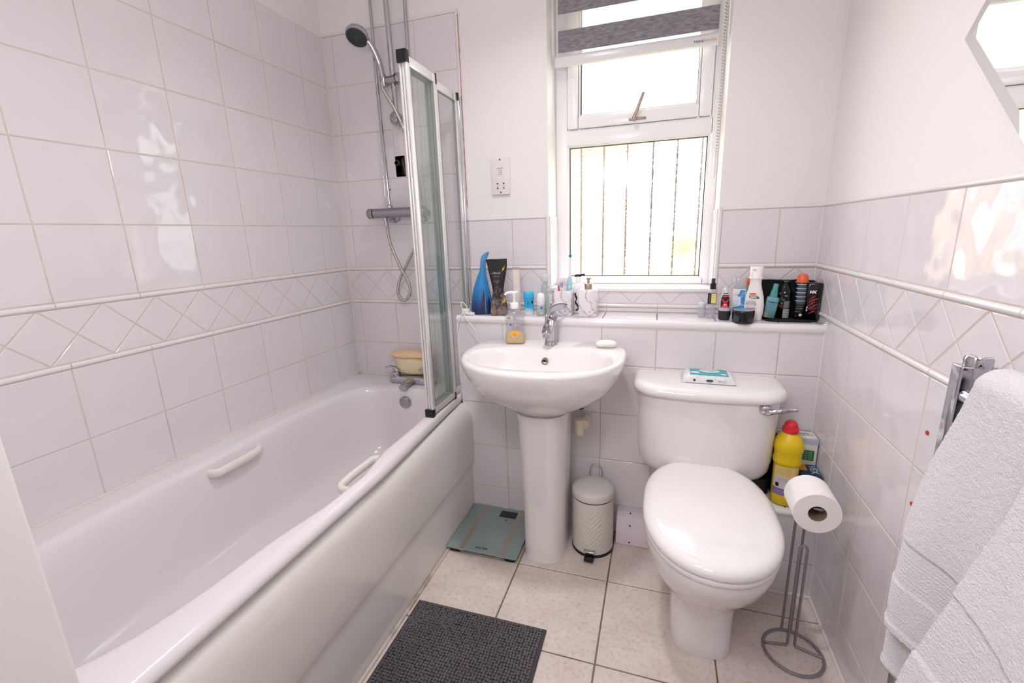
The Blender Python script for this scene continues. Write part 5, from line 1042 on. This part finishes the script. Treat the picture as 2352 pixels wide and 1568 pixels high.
decal('print', bj, bjb, [shape_polys(rect(-.029, .006, -.014, .024)), shape_polys(rect(.014, .008, .022, .018))], mat('faint_blue', '#2f4556', .4))
# washbag and what stands on its flap
bgm = Tz('wash_bag', 'black fabric wash bag lying open against the wall in the ledge corner', 'wash bag', 1.870, -.055)
b = B(); n_ = 40; rings = []
for j in range(9):
    z = .134*j/8; hx_ = .1+.004*math.sin(j*.7); r = []
    for i in range(n_):
        a = 2*PI*i/n_; c, s = math.cos(a), math.sin(a); x = hx_*math.copysign(abs(c)**.35, c); y = .020*math.copysign(abs(s)**.5, s)*(1-.35*j/8)+.022
        r.append(Vector((x, y+.002*noise.noise(Vector((x*30, z*30, 2))), z+(.004*noise.noise(Vector((x*45, 0, 5)))-.0035*(abs(x)/.1)**4 if j > 5 else 0))))
    rings.append(r)
b.loft(rings); obj('bag_body', b, blackfab, bgm, 60)
b = B(); b.loft([[Vector((p.x, p.y, p.z)) for p in sring(z, rx, ry, 5, 40, .016, -.034)] for z, rx, ry in ((.0, .080, .046), (.002, .082, .048), (.0035, .079, .045))]); obj('bag_flap', b, blackfab, bgm, 60)
b = B(); b.tube(spline([(-.1, .004, .132), (-.05, .003, .136), (0, .003, .133), (.05, .003, .1365), (.098, .005, .128)], 6), .0022, 8); obj('zip', b, black, bgm)
LF = LG+.0038
tg = thing('spray_bottle', 'tilted teal spray bottle leaning in front of the black wash bag', 'spray bottle', (1.828, -.088, LF), -.1)
Mx = Matrix.Translation((-.006, 0, .0025)) @ Matrix.Rotation(.13, 4, 'Y')
tgb = obj('bottle_body', bottle([(0, .016, .010, 4), (.002, .019, .0125, 4), (.07, .0195, .0128, 4), (.0735, .018, .0115, 4)], 40), mat('sea_teal', '#6fa3ab', .35), tg, 60, Mx)
obj('spray_head', bottle([(.072, .013, .010, 2.6), (.094, .0105, .0085, 2.4), (.098, .0098, .008, 2.4), (.104, .0085, .0075, 2.2), (.106, .0082, .0072, 2.2), (.119, .0082, .0072, 2.4), (.121, .0065, .006, 2.4)], 32), mat('teal_head', '#4f9c9a', .35), tg, 50, Mx)
decal('lettering', tg, tgb, [text_polys('TONI&GUY', .0062, .003, .058, .0003, shear=.3, rot=-.13), text_polys('sea salt', .005, .001, .05, 0, rot=-.13), text_polys('spray', .004, -.001, .042, 0, rot=-.13)], mat('dark_teal_ink', '#1c3238', .5)); decal('print', tg, tgb, [shape_polys(ell(-.014, .014, .0055, .011))], mat('sand_print', '#b59b52', .4)); decal('print', tg, tgb, [shape_polys(ell(-.006, .013, .004, .008))], mat('aqua_print', '#2f99a0', .4))
bl2 = thing('shampoo_bottle', 'dark bottle with colourful spots and grey barcode label between teal bottle and orange-capped can', 'bottle', (1.870, -.074, LF), -.15)
bl2b = obj('bottle_body', bottle([(0, .016, .011, 3), (.002, .0185, .013, 3), (.10, .0185, .013, 3), (.112, .013, .011, 2.4), (.118, .010, .010, 2), (.13, .010, .010, 2)], 36), mat('gloss_black', '#08080a'), bl2, 60)
decal('print', bl2, bl2b, [shape_polys(rect(-.002, .002, .0175, .034))], mat('silver_foil', '#a9acb2', .3)); decal('print', bl2, bl2b, [shape_polys(rect(-.001, .037, .0175, .062))], mat('dim_panel', '#6f6b74', .5)); decal('print', bl2, bl2b, [shape_polys(rect(-.001, .006+.006*k, .0172, .0075+.006*k)) for k in range(5)], mat('foil_bars', '#5d6168', .4), .0009)
for col, spots in (('#c8452f', [(-.011, .072, .003, .002), (-.008, .054, .0025, .003), (-.014, .045, .002, .003)]), ('#2f6b45', [(-.014, .062, .002, .008), (-.004, .066, .006, .003)]), ('#ded7c9', [(-.002, .092, .0025, .002), (.004, .080, .004, .0012), (-.015, .088, .0012, .003)])):
    decal('print', bl2, bl2b, [shape_polys(ell(x, z, rx, rz, 10)) for x, z, rx, rz in spots], mat('spot'+col, col, .5), fine=.003)
oc = thing('aerosol_can', 'dark ribbed can with bright orange domed cap on the right ledge', 'can', (1.917, -.082, LF), -.2)
pr = [(0, .0155, .0155, 2), (.002, .0172, .0172, 2)]; ocb = obj('can_body', bottle(pr+[(.125, .0172, .0172, 2), (.128, .0155, .0155, 2)], 40), mat('black_can', '#101114', .3), oc, 50)
for k in range(5): z = .063+.0142*k; decal('print', oc, ocb, [shape_polys(rect(-.0168, z, .0155, z+.0032))], mat('ice_blue', '#a9c9e0', .3), fine=.003); decal('print', oc, ocb, [shape_polys(rect(-.0125, z-.0098, .0155, z-.0012))], mat('grey_mesh', '#55555a', .7, bump=(900, .5, .001)), fine=.003)
obj('dome_cap', bottle([(.127, .020, .020, 2), (.1285, .021, .021, 2), (.130, .018, .018, 2), (.135, .0172, .0172, 2), (.146, .0165, .0165, 2), (.154, .0125, .0125, 2), (.1565, .007, .007, 2), (.157, .002, .002, 2)], 40), mat('orange_cap', '#ea6a3f', .35), oc, 50)
decal('print', oc, ocb, [shape_polys([(.004, .010), (.010, .016), (.004, .022), (-.002, .016)])], mat('pale_diamond', '#e8ddd4', .5)); decal('lettering', oc, ocb, [text_polys('250 ml', .005, -.006, .027), text_polys('CE 12M', .006, -.002, .038), text_polys('keep away from', .0032, 0, .046), text_polys('fire', .004, -.009, .012)], mat('grey_print2', '#b7b4b4', .5))
sg_ = thing('shower_gel_bottle', 'black shower gel bottle with red slash print at the right corner of the ledge', 'shower gel', (1.9525, -.090, LF), -.22)
sgb = obj('bottle_body', bottle([(0, .018, .012, 4), (.002, .0205, .0145, 4), (.10, .0225, .0155, 4), (.124, .0235, .0155, 4), (.127, .0215, .0135, 4)], 40), mat('gloss_black', '#08080a'), sg_, 60)
sl_ = []
for k, (x0, z0, x1, z1, wd) in enumerate(((-.013, .068, .008, .085, .003), (-.016, .058, .014, .076, .003), (-.014, .046, .008, .064, .0034), (-.006, .040, .013, .056, .0034), (-.014, .034, .002, .046, .003), (-.012, .020, .008, .032, .0026), (.002, .034, .014, .044, .003))):
    sl_.append(shape_polys([(x0, z0), (x1-.004, z1-.004), (x1+.002, z1+.001), ((x0+x1)/2+.001, (z0+z1)/2+wd*1.4)]))
decal('print', sg_, sgb, sl_, mat('red_slash', '#cf3040', .4), fine=.004); decal('lettering', sg_, sgb, [text_polys('NX', .0125, -.003, .096, .0008, shear=.1)], inkw); decal('lettering', sg_, sgb, [text_polys('3in1 ice', .0055, -.0155, .038, .0002, rot=PI/2)], inkw); decal('print', sg_, sgb, [shape_polys(rect(.0175, .010, .020, .035)), shape_polys(rect(.0175, .037, .020, .06))], mat('dim_panel', '#6f6b74'))
nc = thing('nail_clippers', 'chrome nail clippers lying at the right end of the ledge', 'nail clippers', (1.962, -.155, LG), -.55)
b = B(); b.box(-.024, -.005, 0, .024, .005, .0025, .001); Mx = Matrix.Rotation(-.09, 4, 'Y'); b.box(-.022, -.0045, .0036, .025, .0045, .006, .001, 2, Mx); b.cyl((.018, 0, 0), (.018, 0, .008), .002, 10); obj('lever_and_jaws', b, chrome, nc, 40)
